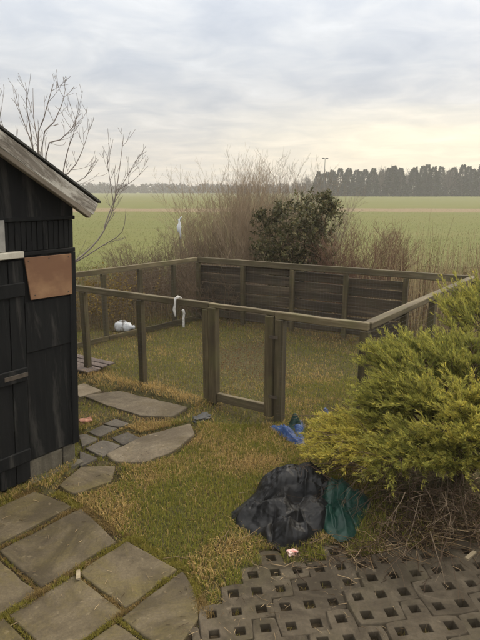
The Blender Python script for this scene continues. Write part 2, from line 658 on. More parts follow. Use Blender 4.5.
def ground_mat():
    m, nt, b = new_mat('ground')
    geo = nt.nodes.new('ShaderNodeNewGeometry')
    sep = nt.nodes.new('ShaderNodeSeparateXYZ'); nt.links.new(geo.outputs['Position'], sep.inputs[0])

    def pn(scale, detail, stretch=(1, 1, 1), rough=.6):
        mp = nt.nodes.new('ShaderNodeMapping'); mp.inputs['Scale'].default_value = stretch
        n = nt.nodes.new('ShaderNodeTexNoise')
        n.inputs['Scale'].default_value = scale; n.inputs['Detail'].default_value = detail; n.inputs['Roughness'].default_value = rough
        nt.links.new(geo.outputs['Position'], mp.inputs[0]); nt.links.new(mp.outputs[0], n.inputs['Vector'])
        return n.outputs['Fac']

    def mth(op, a, bb):
        n = nt.nodes.new('ShaderNodeMath'); n.operation = op
        for i, v in enumerate((a, bb)):
            if isinstance(v, (int, float)): n.inputs[i].default_value = v
            else: nt.links.new(v, n.inputs[i])
        return n.outputs[0]
    n1, n2, n3 = pn(1.6, 8), pn(28, 5), pn(.9, 6)
    lawn = ramp(nt, n1, [(.3, (.10, .075, .038)), (.5, (.085, .078, .03)), (.7, (.13, .10, .05))])
    lawn = mixc(nt, ramp(nt, n2, [(.35, (.8, .8, .8)), (.6, (0, 0, 0))]), lawn, (.04, .032, .018))
    # the field: drilled winter crop, rows across, thin and thick patches
    f1 = pn(.05, 6, (.35, 1, 1)); f2 = pn(.5, 6, (.12, 1, 1)); f3 = pn(6, 5, (.3, 1, 1), .7)
    fld = ramp(nt, f1, [(.3, (.155, .15, .052)), (.55, (.133, .144, .047)), (.75, (.17, .158, .063))])
    fld = mixc(nt, ramp(nt, f2, [(.42, (0, 0, 0)), (.75, (.55, .55, .55))]), fld, (.175, .16, .065))
    fld = mixc(nt, ramp(nt, f3, [(.35, (.5, .5, .5)), (.6, (0, 0, 0))]), fld, (.14, .13, .045))
    # uncut dry margin across the field and a bare headland beyond it
    yw = mth('ADD', sep.outputs['Y'], mth('MULTIPLY', mth('SUBTRACT', pn(.06, 4), .5), 12.0))
    mr = nt.nodes.new('ShaderNodeMapRange'); mr.inputs['From Min'].default_value = 56; mr.inputs['From Max'].default_value = 96
    nt.links.new(yw, mr.inputs[0])
    strip = ramp(nt, mr.outputs[0], [(.0, (0, 0, 0)), (.06, (.9, .9, .9)), (.26, (.9, .9, .9)), (.34, (0, 0, 0))])
    fld = mixc(nt, strip, fld, (.23, .17, .105))
    mr2 = nt.nodes.new('ShaderNodeMapRange'); mr2.inputs['From Min'].default_value = 10; mr2.inputs['From Max'].default_value = 15
    nt.links.new(sep.outputs['Y'], mr2.inputs[0])
    c = mixc(nt, mr2.outputs[0], lawn, fld)
    nt.links.new(c, b.inputs['Base Color'])
    b.inputs['Roughness'].default_value = .95
    b.inputs['Specular IOR Level'].default_value = .1
    bump(nt, b, n2, .8, .03)
    return m


ground = link('ground', mesh_np('ground', np.stack([XX.ravel(), YY.ravel(), ZZ.ravel()], 1), Q, None, True), ground_mat())
tag(ground, 'grassy ground running out to the flat green field', 'ground', kind='structure')

# distant low hill on the right behind the tree line
hv, hf = [], []
HX = np.linspace(-100, 560, 67)
for j, (yy, k) in enumerate(((500, 0), (520, .55), (545, .9), (570, 1.0), (600, 0))):
    for x in HX:
        prof = float(sstep(20, 190, np.array(x))) * (17.5 + 1.6 * vn(x, yy, 0, .012) + 1.2 * vn(x, 3, 1, .03))
        hv.append((x, yy, -.3 + k * max(prof, 0)))
nh = len(HX)
for j in range(4):
    for i in range(nh - 1):
        hf.append((j * nh + i, j * nh + i + 1, (j + 1) * nh + i + 1, (j + 1) * nh + i))
hill = link('hill', py_mesh('hill', hv, hf, True), plain('hill', (.06, .07, .045), (.10, .10, .06), .02, .95, 0, .1))
tag(hill, 'low distant hill behind the right end of the treeline', 'hill', kind='structure')


# ------------------------------------------------------------------ flagstones
def slab_mesh(poly, thick, z, jag=.012):
    """irregular slab: rounded outline, uneven edge, slightly domed top; origin at its centre"""
    P = [Vector((x, y, 0)) for x, y in poly]
    c = sum(P, Vector()) / len(P)
    ring = []
    n = len(P)
    for i in range(n):
        a, b2 = P[i], P[(i + 1) % n]
        L = (b2 - a).length
        k = max(2, int(L / .07))
        for q in range(k):
            t = q / k
            p = a.lerp(b2, t)
            inw = (c - p).normalized()
            if q == 0: p = p + inw * .006
            p = p + inw * (jag * (.2 + 1.2 * abs(vn(p.x, p.y, c.x, 12))))
            ring.append(p - c)
    bm = bmesh.new()
    m = len(ring)
    levels = [(1.0, -thick), (1.0, -.006), (.992, -.001), (.95, .0), (.6, .001)]
    rows = []
    for s, dz in levels:
        rows.append([bm.verts.new((p.x * s, p.y * s, z + dz + .005 * vn(p.x * s + c.x, p.y * s + c.y, 3, 7))) for p in ring])
    for r0, r1 in zip(rows, rows[1:]):
        for i in range(m):
            bm.faces.new((r0[i], r0[(i + 1) % m], r1[(i + 1) % m], r1[i]))
    top = bm.verts.new((0, 0, z))
    for i in range(m):
        bm.faces.new((rows[-1][i], rows[-1][(i + 1) % m], top))
    me = bpy.data.meshes.new('flagstone')
    bm.to_mesh(me); bm.free()
    for p in me.polygons: p.use_smooth = True
    return me, c


def bed_mesh(polys, z, grow):
    """soil bed under a group of stones: one convex sheet"""
    bm = bmesh.new()
    for poly in polys:
        P = np.array(poly); c = P.mean(0)
        for q in P:
            d = q - c; q2 = q + d / max(np.linalg.norm(d), .01) * grow
            bm.verts.new((q2[0], q2[1], z)); bm.verts.new((q2[0], q2[1], z - .05))
    r = bmesh.ops.convex_hull(bm, input=bm.verts[:])
    bmesh.ops.delete(bm, geom=[v for v in bm.verts if not v.link_faces], context='VERTS')
    me = bpy.data.meshes.new('bed'); bm.to_mesh(me); bm.free()
    return me


near_path = link('garden_path', bed_mesh(flag_polys['flag'][:9], -.010, .02), M['soil'])
tag(near_path, 'worn path of large mossy flagstones in the foreground beside the shed', 'path', kind='structure')
far_path = link('paved_path', bed_mesh([flag_polys['flag'][9]] + flag_polys['flag_pale'] + flag_polys['cobble'], -.016, .02), M['soil'])
tag(far_path, 'patchy paving of slabs and cobbles between shed corner and gate', 'path', kind='structure')
for k, v in flag_polys.items():
    for i, poly in enumerate(v):
        big = k != 'cobble'
        me, c = slab_mesh(poly, .045, .007 if big else .002, .012 if big else .010)
        par = near_path if (k == 'flag' and i < 9) else far_path
        Mx = Matrix.Translation(c) @ Euler((random.uniform(-.012, .012), random.uniform(-.012, .012), 0)).to_matrix().to_4x4()
        link('flagstone' if big else 'cobblestone', me, M[k], par, Mx)

# ------------------------------------------------------------------ lattice pavers
CELLS = [(1, -1), (0, 0), (1, 0), (2, 0), (-1, 1), (0, 1), (1, 1), (-2, 2), (-1, 2), (0, 2), (-2, 3), (-1, 3)]


def paver_mesh(seed):
    rnd = random.Random(seed)
    p, hole, T = PITCHP, .0285, .09
    cs = set(CELLS)
    owners = {}
    for (i, j) in CELLS:
        for a, b2 in ((0, 0), (1, 0), (1, 1), (0, 1)):
            owners.setdefault((i + a, j + b2), []).append((i, j))
    bm = bmesh.new()
    top, bot = {}, {}
    for k, own in owners.items():
        x, y = (k[0] - .5) * p, -(k[1] - .5) * p
        if len(own) < 4:
            cxm = sum(o[0] for o in own) / len(own) * p; cym = -sum(o[1] for o in own) / len(own) * p
            f = {1: .13, 2: .01, 3: .0}[len(own)] * rnd.uniform(.7, 1.4)
            x += (cxm - x) * f; y += (cym - y) * f
        top[k] = bm.verts.new((x, y, rnd.uniform(-.002, .002)))
        bx_, by_ = x, y
        if len(own) < 4:
            dd_ = max(1e-6, math.hypot(x - cxm, y - cym)); bx_ += (x - cxm) / dd_ * .012; by_ += (y - cym) / dd_ * .012
        bot[k] = bm.verts.new((bx_, by_, -.028 if len(own) < 4 else -T))
    mids_t, mids_b = {}, {}
    edge_own = {}
    for (i, j) in CELLS:
        ks = [(i, j), (i + 1, j), (i + 1, j + 1), (i, j + 1)]
        for q in range(4):
            e = tuple(sorted((ks[q], ks[(q + 1) % 4])))
            edge_own.setdefault(e, []).append((i, j))
    for e, own in edge_own.items():
        a, b2 = e
        x, y = ((a[0] + b2[0]) / 2 - .5) * p, -((a[1] + b2[1]) / 2 - .5) * p
        if len(own) == 1:      # outer edges bulge: scalloped outline
            cx2, cy2 = own[0][0] * p, -own[0][1] * p
            x += (x - cx2) * rnd.uniform(-.05, .03); y += (y - cy2) * rnd.uniform(-.05, .03)
        mids_t[e] = bm.verts.new((x, y, rnd.uniform(-.0015, .0015)))
        if len(own) == 1:
            dd_ = max(1e-6, math.hypot(x - cx2, y - cy2)); mids_b[e] = bm.verts.new((x + (x - cx2) / dd_ * .012, y + (y - cy2) / dd_ * .012, -.028))
        else:
            mids_b[e] = bm.verts.new((x, y, -T))
    for (i, j) in CELLS:
        ks = [(i, j), (i + 1, j), (i + 1, j + 1), (i, j + 1)]
        hx, hy = i * p, -j * p
        h = hole * rnd.uniform(.92, 1.06)
        hc = [bm.verts.new((hx + a * h, hy + b2 * h, -.002)) for a, b2 in ((-1, 1), (1, 1), (1, -1), (-1, -1))]
        hb = [bm.verts.new((hx + a * h * .86, hy + b2 * h * .86, -T)) for a, b2 in ((-1, 1), (1, 1), (1, -1), (-1, -1))]
        for q in range(4):
            k0, k1 = ks[q], ks[(q + 1) % 4]
            e = tuple(sorted((k0, k1)))
            bm.faces.new((top[k0], mids_t[e], hc[q]))
            bm.faces.new((mids_t[e], hc[(q + 1) % 4], hc[q]))
            bm.faces.new((mids_t[e], top[k1], hc[(q + 1) % 4]))
            bm.faces.new((hc[q], hc[(q + 1) % 4], hb[(q + 1) % 4], hb[q]))
            if len(edge_own[e]) == 1:
                bm.faces.new((top[k0], bot[k0], mids_b[e], mids_t[e]))
                bm.faces.new((mids_t[e], mids_b[e], bot[k1], top[k1]))
    bmesh.ops.recalc_face_normals(bm, faces=bm.faces[:])
    sharp = [e for e in bm.edges if len(e.link_faces) == 2 and e.calc_face_angle(0) > .9]
    bmesh.ops.bevel(bm, geom=sharp, offset=.004, segments=2, affect='EDGES', profile=.5)
    me = bpy.data.meshes.new('lattice_paver'); bm.to_mesh(me); bm.free()
    return me


paver_meshes = [paver_mesh(s) for s in range(7)]
paving = link('lattice_paving', bed_mesh([pave_poly], -.026, -.03), M['soil'])
tag(paving, 'loosely laid concrete lattice pavers in the bottom right foreground', 'paving', kind='structure')
for o in paver_meshes:
    o.materials.append(M['paver'])


def lay(i0, j0, top, rz=0.0, tilt=(0, 0), s=1.0, at=None, jit=.003):
    c = at if at is not None else PO + E1 * (i0 * PITCHP) + E2 * (j0 * PITCHP)
    c = Vector((c.x + random.uniform(-jit, jit), c.y + random.uniform(-jit, jit), top))
    Mx = Matrix.Translation(c) @ Matrix.Rotation(PA + rz, 4, 'Z') @ Euler((tilt[0], tilt[1], 0)).to_matrix().to_4x4() @ Matrix.Scale(s, 4)
    return link('lattice_paver', random.choice(paver_meshes), None, paving, Mx)


for mth_ in range(0, 6):                 # strips run diagonally, three cells apart
    for blk in (0, 1, 2):
        lay(3.015 * mth_ - 4.015 * blk, 4.015 * blk, .010 + random.uniform(-.005, .005) + (.012 if mth_ >= 2 else 0),
            random.uniform(-.008, .008), (random.uniform(-.012, .012), random.uniform(-.012, .012)))
lay(3.02 * 2 + 4.05, -4.02, -.004, .03)  # one more stone half buried under the juniper



# ------------------------------------------------------------------ boards
def box_mesh(name, L, Wd, T, seg=6, wob=.003, bev=.004, seed=0):
    """board with length on local X (0..L), width on Y, thickness on Z, slightly uneven"""
    bm = bmesh.new()
    rows = []
    n = max(1, seg)
    for i in range(n + 1):
        x = L * i / n
        dy = wob * vn(x * 3, seed, 1.3) * 2; dz = wob * vn(x * 3, seed, 7.7) * 2
        rows.append([bm.verts.new((x, sy * Wd / 2 + dy, sz * T / 2 + dz)) for sy, sz in ((-1, -1), (1, -1), (1, 1), (-1, 1))])
    for a, b2 in zip(rows, rows[1:]):
        for q in range(4):
            bm.faces.new((a[q], a[(q + 1) % 4], b2[(q + 1) % 4], b2[q]))
    bm.faces.new(rows[0][::-1]); bm.faces.new(rows[-1])
    bmesh.ops.recalc_face_normals(bm, faces=bm.faces[:])
    if bev:
        sharp = [e for e in bm.edges if len(e.link_faces) == 2 and e.calc_face_angle(0) > .8]
        bmesh.ops.bevel(bm, geom=sharp, offset=min(bev, Wd * .3, T * .3), segments=1, affect='EDGES', profile=.5)
    me = bpy.data.meshes.new(name); bm.to_mesh(me); bm.free()
    return me


_seed = [0]


def board(name, a, b2, width, thick, mat, parent, side=None, seg=6, wob=.003, bev=.004):
    """board from a to b2; `side` is the direction of its width"""
    a, b2 = Vector(a), Vector(b2)
    x = (b2 - a); L = x.length; x.normalize()
    side = Vector(side) if side is not None else Vector((0, 0, 1))
    y = side - x * side.dot(x)
    if y.length < 1e-4: y = x.orthogonal()
    y.normalize(); z = x.cross(y)
    Mx = Matrix((x, y, z)).transposed().to_4x4(); Mx.translation = a
    _seed[0] += 1
    return link(name, box_mesh(name, L, width, thick, seg, wob, bev, _seed[0] * 1.7), mat, parent, Mx)


# ------------------------------------------------------------------ shed
LEAN = -.06                                      # the old shed leans to the right


def WP(s, t, n=0.0):
    """point on the gable wall: s from the corner towards the camera, t height, n proud of the wall"""
    return P1 + WDIR * (s + LEAN * t) + Vector((0, 0, t)) + WNRM * n


def WPX(px, py, n=0.0):
    d = ray(px, py)
    o = P1 + WNRM * n
    k = ((o.x) * WNRM.x + (o.y) * WNRM.y) / (d.x * WNRM.x + d.y * WNRM.y)
    q = Vector((0, 0, CAMH)) + d * k
    t = q.z
    s = (q - P1).dot(WDIR) - LEAN * t
    return s, t


shed = empty('shed', P1, 'leaning black tarred timber shed with flaking grey bargeboard and plywood patch', 'shed')
SL = .642                                        # roof slope
S_R = 1.45                                       # ridge
S_L = 3.0                                        # far corner
BACK = -WNRM                                     # depth of the shed runs behind the gable
DEPTH = 2.6


def prism(name, pts_st, n0, n1, mat, parent, bev=.003):
    """polygon in wall coordinates extruded from n0 to n1"""
    V = [WP(s, t, n0) for s, t in pts_st] + [WP(s, t, n1) for s, t in pts_st]
    k = len(pts_st)
    c = sum(V, Vector()) / len(V)
    bm = bmesh.new()
    vs = [bm.verts.new(v - c) for v in V]
    bm.faces.new(vs[:k][::-1]); bm.faces.new(vs[k:])
    for i in range(k):
        bm.faces.new((vs[i], vs[(i + 1) % k], vs[k + (i + 1) % k], vs[k + i]))
    bmesh.ops.recalc_face_normals(bm, faces=bm.faces[:])
    if bev:
        bmesh.ops.bevel(bm, geom=bm.edges[:], offset=bev, segments=1, affect='EDGES', profile=.5)
    me = bpy.data.meshes.new(name); bm.to_mesh(me); bm.free()
    return link(name, me, mat, parent, Matrix.Translation(c))


OVH = .12                                        # overhang in front of the gable
bR, bL = WPX(97.5, 204, OVH), WPX(0, 130, OVH)   # top edge of the bargeboard
cR, cL = WPX(94.5, 222, OVH), WPX(0, 167, OVH)   # lower edge


def roof_t(s):                                   # underside of the roof above wall position s
    s = s if s < S_R else 2 * S_R - s
    return bR[1] + (s - bR[0]) * (bL[1] - bR[1]) / (bL[0] - bR[0])



# main carcass behind the cladding
V = []
for n in (-.03, -DEPTH):
    for s, t in ((.012, .19), (S_L, .19), (S_L, roof_t(S_L) - .02), (S_R, roof_t(S_R) - .02), (.012, roof_t(0) - .02)):
        V.append(WP(s, t, n) - P1)
wall = link('wall', py_mesh('wall', V, [(0, 1, 2, 3, 4), (9, 8, 7, 6, 5), (0, 5, 6, 1), (1, 6, 7, 2), (4, 9, 5, 0), (2, 7, 8, 3), (3, 8, 9, 4)]),
            M['tar'], shed, Matrix.Translation(P1))
# cladding: gable panel, band of narrow vertical boards, lower plywood sheets
prism('gable_panel', [(.0, 1.985), (.0, roof_t(0) - .03), (S_R, roof_t(S_R) - .03), (S_L, roof_t(S_L) - .03), (S_L, 1.985)], -.03, .0, M['tar_ply'], shed)
s = .002
k = 0
while s < .545:
    wd = .044 * random.uniform(.9, 1.1)
    prism('cladding_board', [(s, 1.772), (s + wd - .005, 1.772), (s + wd - .005, 1.982), (s, 1.982)], -.03, -.004 + random.uniform(-.003, .003), M['tar'], shed, .003)
    s += wd; k += 1
prism('batten', [(-.005, 1.985), (.62, 1.985), (.62, 2.012), (-.005, 2.012)], .001, .016, M['tar'], shed)
prism('batten', [(-.005, 1.742), (.44, 1.742), (.44, 1.77), (-.005, 1.77)], -.02, .014, M['tar'], shed)
prism('wall_panel', [(.0, .185), (.425, .185), (.425, 1.74), (.0, 1.74)], -.03, -.002, M['tar_ply'], shed)
prism('corner_board', [(-.006, .18), (.05, .18), (.05, 1.74), (-.006, 1.74)], .0, .014, M['tar'], shed)
prism('wall_panel', [(.0, 1.03), (.425, 1.03), (.425, 1.405), (.0, 1.405)], .0, .009, M['tar_ply'], shed)
# plywood patch, slightly askew
pl = [WPX(24, 258, .02), WPX(71, 253.5, .02), WPX(72, 294, .02), WPX(31, 300, .02)]
patch = prism('plywood_patch', pl, .0145, .026, M['ply'], shed, .002)
tag(patch, 'tan bare plywood sheet nailed askew over the black wall')
for q, (a, b2) in enumerate(((.07, .08), (.93, .07), (.9, .92), (.1, .9), (.5, .06))):
    sA = pl[0][0] * (1 - a) + pl[1][0] * a; sB = pl[3][0] * (1 - a) + pl[2][0] * a
    tA = pl[0][1] * (1 - a) + pl[1][1] * a; tB = pl[3][1] * (1 - a) + pl[2][1] * a
    ss, tt = sA * (1 - b2) + sB * b2, tA * (1 - b2) + tB * b2
    prism('nail', [(ss - .004, tt - .004), (ss + .004, tt - .004), (ss + .004, tt + .004), (ss - .004, tt + .004)], .0262, .029, M['iron'], patch, 0)
# window: frame stile and sill, dusty glass behind
win = prism('window', [(.55, 1.80), (1.15, 1.80), (1.15, 1.975), (.55, 1.975)], -.03, -.012, M['glass'], shed, 0)
fr = WPX(4.5, 221, .02)
prism('window_frame', [(fr[0], 1.782), (fr[0] + .06, 1.782), (fr[0] + .06, 2.0), (fr[0], 2.0)], -.028, .02, M['grey_frame'], win)
prism('window_frame', [(fr[0] + .061, 1.955), (1.2, 1.955), (1.2, 2.0), (fr[0] + .061, 2.0)], -.028, .018, M['grey_frame'], win)
sl = WPX(24, 255, .05)
prism('window_sill', [(sl[0], 1.735), (1.25, 1.735), (1.25, 1.78), (sl[0], 1.78)], -.026, .055, M['old_white'], win, .004)
# door with planks, rails and hinge
door = prism('door', [(.432, .035), (1.22, .035), (1.22, 1.72), (.432, 1.72)], -.028, -.004, M['tar'], shed)
s = .434
while s < 1.2:
    wd = .12 * random.uniform(.9, 1.1)
    prism('door_plank', [(s, .04), (s + wd - .006, .04), (s + wd - .006, 1.715), (s, 1.715)], -.0035, .012 + random.uniform(-.003, .003), M['tar'], door, .003)
    s += wd
for t0 in (.20, .835, 1.46):
    prism('door_rail', [(.436, t0), (1.2, t0), (1.2, t0 + .10), (.436, t0 + .10)], .0155, .034, M['tar'], door, .005)
prism('hinge', [(.44, .868), (.62, .868), (.62, .90), (.44, .90)], .0345, .040, M['iron'], door, .001)
# foundation blocks under the wall, concrete step in front of them
fs = [(.012, .125), (.135, .43)]
for a, b2 in fs:
    prism('foundation_block', [(a - LEAN * 0, -.04), (b2, -.04), (b2, .172), (a, .172)], -.16, -.012 + random.uniform(-.006, .006), M['block'], shed, .008)
prism('concrete_edging', [(-.03, -.04), (.46, -.04), (.45, .028), (-.02, .024)], -.008, .055, M['block'], shed, .008)
# roof: two slopes of boarding and felt, bargeboard with a lower strip

def on_barge(s, lo):
    base = bR if not lo else cR
    end = bL if not lo else cL
    sl_ = (end[1] - base[1]) / (end[0] - base[0])
    return base[1] + (s - base[0]) * sl_


RS = S_R
topR, topL = (bR[0], bR[1]), (RS, on_barge(RS, False))
wl0 = WP(*topR, OVH); wl1 = WP(*topL, OVH)
axisv = (wl1 - wl0).normalized()
down = Vector((0, 0, -1)); down = (down - axisv * down.dot(axisv)).normalized()
bw = (WP(*cR, OVH) - WP(*bR, OVH)).dot(down)
bwid = bw - .035
cen0 = wl0 + down * (bwid / 2); cen1 = wl1 + down * (bwid / 2)
barge = board('bargeboard', cen0, cen1, bwid, .028, M['barge'], shed, side=down, seg=14, wob=.002)
tag(barge, 'broad grey bargeboard with white paint flaking off')
lo0 = wl0 + down * (bwid + .018) + axisv * .015; lo1 = wl1 + down * (bwid + .018)
board('barge_strip', lo0 - WNRM * .012, lo1 - WNRM * .012, .036, .05, M['barge_dark'], shed, side=down, seg=10)
# roof sheets (right slope and left slope)
ridge_t = topL[1] + .02
for side_ in (0, 1):
    e_s = bR[0] - .02 if side_ == 0 else 2 * RS - bR[0]
    ee = WP(e_s, bR[1] + .004, 0); rr = WP(RS, ridge_t - .016, 0)
    sl_v = (rr - ee).normalized()
    V = []
    for n in (OVH + .018, -DEPTH - .1):
        for p in (ee, rr):
            for h in (.002, .018):
                V.append(p + WNRM * n + Vector((0, 0, h)) - P1)
    rf = link('roof', py_mesh('roof', V, [(0, 1, 3, 2), (4, 6, 7, 5), (1, 5, 7, 3), (0, 2, 6, 4), (0, 4, 5, 1), (2, 3, 7, 6)]), M['felt'], shed, Matrix.Translation(P1))

# ------------------------------------------------------------------ fence of the run
fence = empty('run_fence', fA, 'low brown timber fence of posts, rails and wire mesh around the grass run', 'fence')
UP = Vector((0, 0, 1))


def on_line(a, b2, px, z=.5):
    best, bt = 1e9, 0
    for i in range(2001):
        t = i / 2000
        p = a.lerp(b2, t)
        e = abs(proj((p.x, p.y, z))[0] - px)
        if e < best: best, bt = e, t
    return a.lerp(b2, bt)


RH = .068


def post(p, w=.07, top=FH - RH - .001, nm='post', par=None, dirv=None, mat=None, deep=.06):
    d = dirv if dirv is not None else (fA - fFL)
    lean = Vector((random.uniform(-.008, .008), random.uniform(-.008, .008), 0))
    return board(nm, Vector((p.x, p.y, -deep)) , Vector((p.x, p.y, top)) + lean * 0, w, w, mat or M['fence'], par or fence, side=d, seg=5, wob=.002, bev=.005)


def rail(a, b2, nm='rail', par=None, w=.058, h=RH, top=FH, mat=None):
    a = Vector((a.x, a.y, top - h / 2)); b2 = Vector((b2.x, b2.y, top - h / 2))
    return board(nm, a, b2, h, w, mat or M['rail'], par or fence, side=UP, seg=8, wob=.003, bev=.006)


g_l = on_line(fFL, fA, 207.5); g_r = on_line(fFL, fA, 280)
for px in (86, 142): post(on_line(fE, fA, px))
post(g_l, .075); post(g_r, .085); post(fA, .075)
ud = (fA - fE).normalized()
rail(fE, g_l + ud * .04); rail(g_r - ud * .05, fA + ud * .03)
dAB = (fB - fA).normalized()
rail(fA + dAB * .035, fB - dAB * .03, w=.085, h=.06)
dBC = (fC - fB).normalized()
rail(fB + dBC * -.05, fC + dBC * .0, w=.05, h=.095)
dCE = (fE - fC).normalized()
rail(fC + dCE * .03, fE, w=.05, h=.075)
for px in (401, 429.5, 452): post(on_line(fA, fB, px), .07, FH - .061, dirv=dAB)
bp = [fC] + [on_line(fC, fB, px) for px in (243, 292, 345, 404)] + [fB]
for i, p in enumerate(bp): post(p, .07, FH - .096 if i < 5 else FH - .062, dirv=dBC)
cp = [on_line(fC, fE, px) for px in (174, 141, 105)]
for p in cp: post(p, .065, FH - .077, dirv=dCE)
post(fE, .07)
# dark boards behind the posts of the two rear sides
bn = Vector((-dBC.y, dBC.x, 0));  bn = bn if bn.y > 0 else -bn
half = bp[4]
for a, b2 in ((bp[0], bp[1]), (bp[1], bp[2]), (bp[2], bp[3]), (bp[3], half)):
    z = .07
    while z < .88:
        h = random.uniform(.12, .155)
        ofs = bn * (.05 + random.uniform(0, .006))
        e0 = Vector((0, 0, random.uniform(-.012, .012))); e1 = Vector((0, 0, random.uniform(-.012, .012)))
        board('back_board', a + ofs - dBC * -.004 + UP * (z + h / 2) + e0, b2 + ofs - dBC * .004 + UP * (z + h / 2) + e1, h, .02, M['backboard'], fence, side=UP, seg=5, wob=.004)
        z += h + random.uniform(.006, .022)
cn = Vector((-dCE.y, dCE.x, 0)); cn = cn if cn.x < 0 else -cn
cps = [fC] + cp + [fE]
for a, b2 in zip(cps, cps[1:]):                  # low base board only on the left rear side
    board('base_board', a - cn * .05 + dCE * .004 + UP * .045, b2 - cn * .05 - dCE * .004 + UP * .045, .10, .022, M['fence'], fence, side=UP, seg=4, wob=.004)


def wire_panel(a, b2, z0, z1, parent, pitch=.05, r=.0006):
    d = (b2 - a); L = d.length; d.normalize()
    n = Vector((-d.y, d.x, 0))
    V, Fq = [], []

    def strand(p, q, ax1, ax2):
        o = len(V)
        for e in (p, q):
            for t in (0, 2.094, 4.189):
                V.append(e + ax1 * (r * math.cos(t)) + ax2 * (r * math.sin(t)))
        for k in range(3):
            Fq.append((o + k, o + (k + 1) % 3, o + 3 + (k + 1) % 3, o + 3 + k))
    x = pitch / 2
    while x < L:
        sag = n * (.004 * math.sin(x * 7))
        strand(a + d * x + UP * z0 + sag, a + d * x + UP * z1, d, n); x += pitch
    z = z0
    while z <= z1:
        strand(a + UP * z + n * .0018, b2 + UP * z + n * .0018, UP, n); z += pitch
    c = (a + b2) / 2
    me = py_mesh('wire_mesh', [v - c for v in V], Fq)
    return link('wire_mesh', me, M['wire'], parent, Matrix.Translation(c))


nF = Vector((-ud.y, ud.x, 0)); nF = nF if nF.y < 0 else -nF       # outside of the front side
wire_panel(fE + nF * .04, g_l + nF * .042, .02, FH - .03, fence)
wire_panel(g_r + nF * .046, fA + nF * .042, .02, FH - .03, fence)
nAB = Vector((dAB.y, -dAB.x, 0))
wire_panel(fA + nAB * .05, fB + nAB * .05, .02, FH - .05, fence)
wire_panel(fB - bn * .042, fC - bn * .042, .02, FH - .06, fence)
wire_panel(fC - cn * .04, fE - cn * .04, .02, FH - .05, fence)

# ------------------------------------------------------------------ gate
gate = empty('run_gate', (g_l + g_r) / 2, 'narrow wire mesh gate with open wooden frame in the front of the run', 'gate')
ga_, gb_ = g_l + ud * .052 + nF * .01, g_r - ud * .06 + nF * .01
gu = (gb_ - ga_).normalized()
post(ga_ + gu * .04, .085, FH - .04, 'stile', gate, ud, deep=-.03)
post(gb_ - gu * .04, .085, FH - .045, 'stile', gate, ud, deep=-.03)
a, b2 = ga_ + gu * .084, gb_ - gu * .084
board('gate_rail', a + UP * .095, b2 + UP * .095, .09, .05, M['rail'], gate, side=UP, seg=6)
board('gate_rail', ga_ - gu * .008 - nF * .01 + UP * (FH - .02), gb_ + gu * .008 - nF * .01 + UP * (FH - .02), .038, .056, M['rail'], gate, side=UP, seg=6)
wire_panel(a - nF * .03 , b2 - nF * .03, .06, FH - .06, gate)
board('hinge', gb_ + UP * .85 + nF * .046 - gu * .03, gb_ + UP * .85 + nF * .046 + gu * .06, .03, .004, M['iron'], gate, side=UP, seg=1, wob=0, bev=0)
board('hinge', gb_ + UP * .25 + nF * .046 - gu * .03, gb_ + UP * .25 + nF * .046 + gu * .06, .03, .004, M['iron'], gate, side=UP, seg=1, wob=0, bev=0)

# ------------------------------------------------------------------ small things
# pallet-like platform of planks in front of the run, beside the shed
pc = G(88, 371)
pal = empty('plank_platform', pc, 'low dark platform of weathered planks on the ground behind the shed corner', 'platform')
pd = ud
pn_ = nF
for k in range(4):
    o = pc - pn_ * (.02 + .115 * k - .18) - pd * .55
    board('plank', o + UP * .075, o + pd * .78 + UP * (.075 + random.uniform(-.006, .006)), .10, .022, M['pallet'], pal, side=pn_, seg=5)
for k in (0.06, .6):
    o = pc - pd * .55 + pd * k
    board('bearer', o + pn_ * .2 + UP * .03, o - pn_ * .2 + UP * .03, .066, .06, M['pallet'], pal, side=UP, seg=3)


def crumple_strip(name, path, w0, mat, seed=0, twist=.6, parent=None, thick=.006):
    """narrow crumpled cloth strip along a path"""
    n = len(path); V = []
    for i, p in enumerate(path):
        p = Vector(p)
        d = (Vector(path[min(i + 1, n - 1)]) - Vector(path[max(i - 1, 0)])).normalized()
        a = d.cross(Vector((0.2, 1, .1))).normalized(); b3 = d.cross(a)
        ang = twist * vn(i * .8, seed, 2) * 3
        w = w0[i] if isinstance(w0, (list, tuple)) else w0
        for k in range(8):
            t = 2 * math.pi * k / 8
            rr = 1 + .35 * vn(math.cos(t) * 1.5, math.sin(t) * 1.5 + seed, i * .7)
            off = a * (math.cos(t + ang) * w * rr) + b3 * (math.sin(t + ang) * w * .5 * rr)
            V.append(p + off)
    Fc = [(i * 8 + k, i * 8 + (k + 1) % 8, (i + 1) * 8 + (k + 1) % 8, (i + 1) * 8 + k) for i in range(n - 1) for k in range(8)]
    Fc += [tuple(range(8))[::-1], tuple(range((n - 1) * 8, n * 8))]
    c = Vector(path[0])
    return link(name, py_mesh(name, [v - c for v in V], Fc, True), mat, parent, Matrix.Translation(c))


# white rag knotted over the front rail
rp = on_line(fE, fA, 178, FH)
fr_ = rp + nF * .034
rag = crumple_strip('cloth_strip', [rp - nF * .045 + UP * (FH - .06), rp - nF * .03 + UP * (FH + .004), rp + UP * (FH + .012), fr_ + nF * .012 + UP * (FH + .002),
                                    fr_ + nF * .018 + UP * (FH - .05), fr_ + nF * .02 - ud * .012 + UP * (FH - .11), fr_ + nF * .02 - ud * .004 + UP * (FH - .165), fr_ + nF * .018 + UP * (FH - .19)],
                     [.013, .017, .020, .016, .012, .014, .011, .008], M['white_cloth'], 3)
tag(rag, 'white cloth strip knotted over the front rail left of the gate', 'cloth')
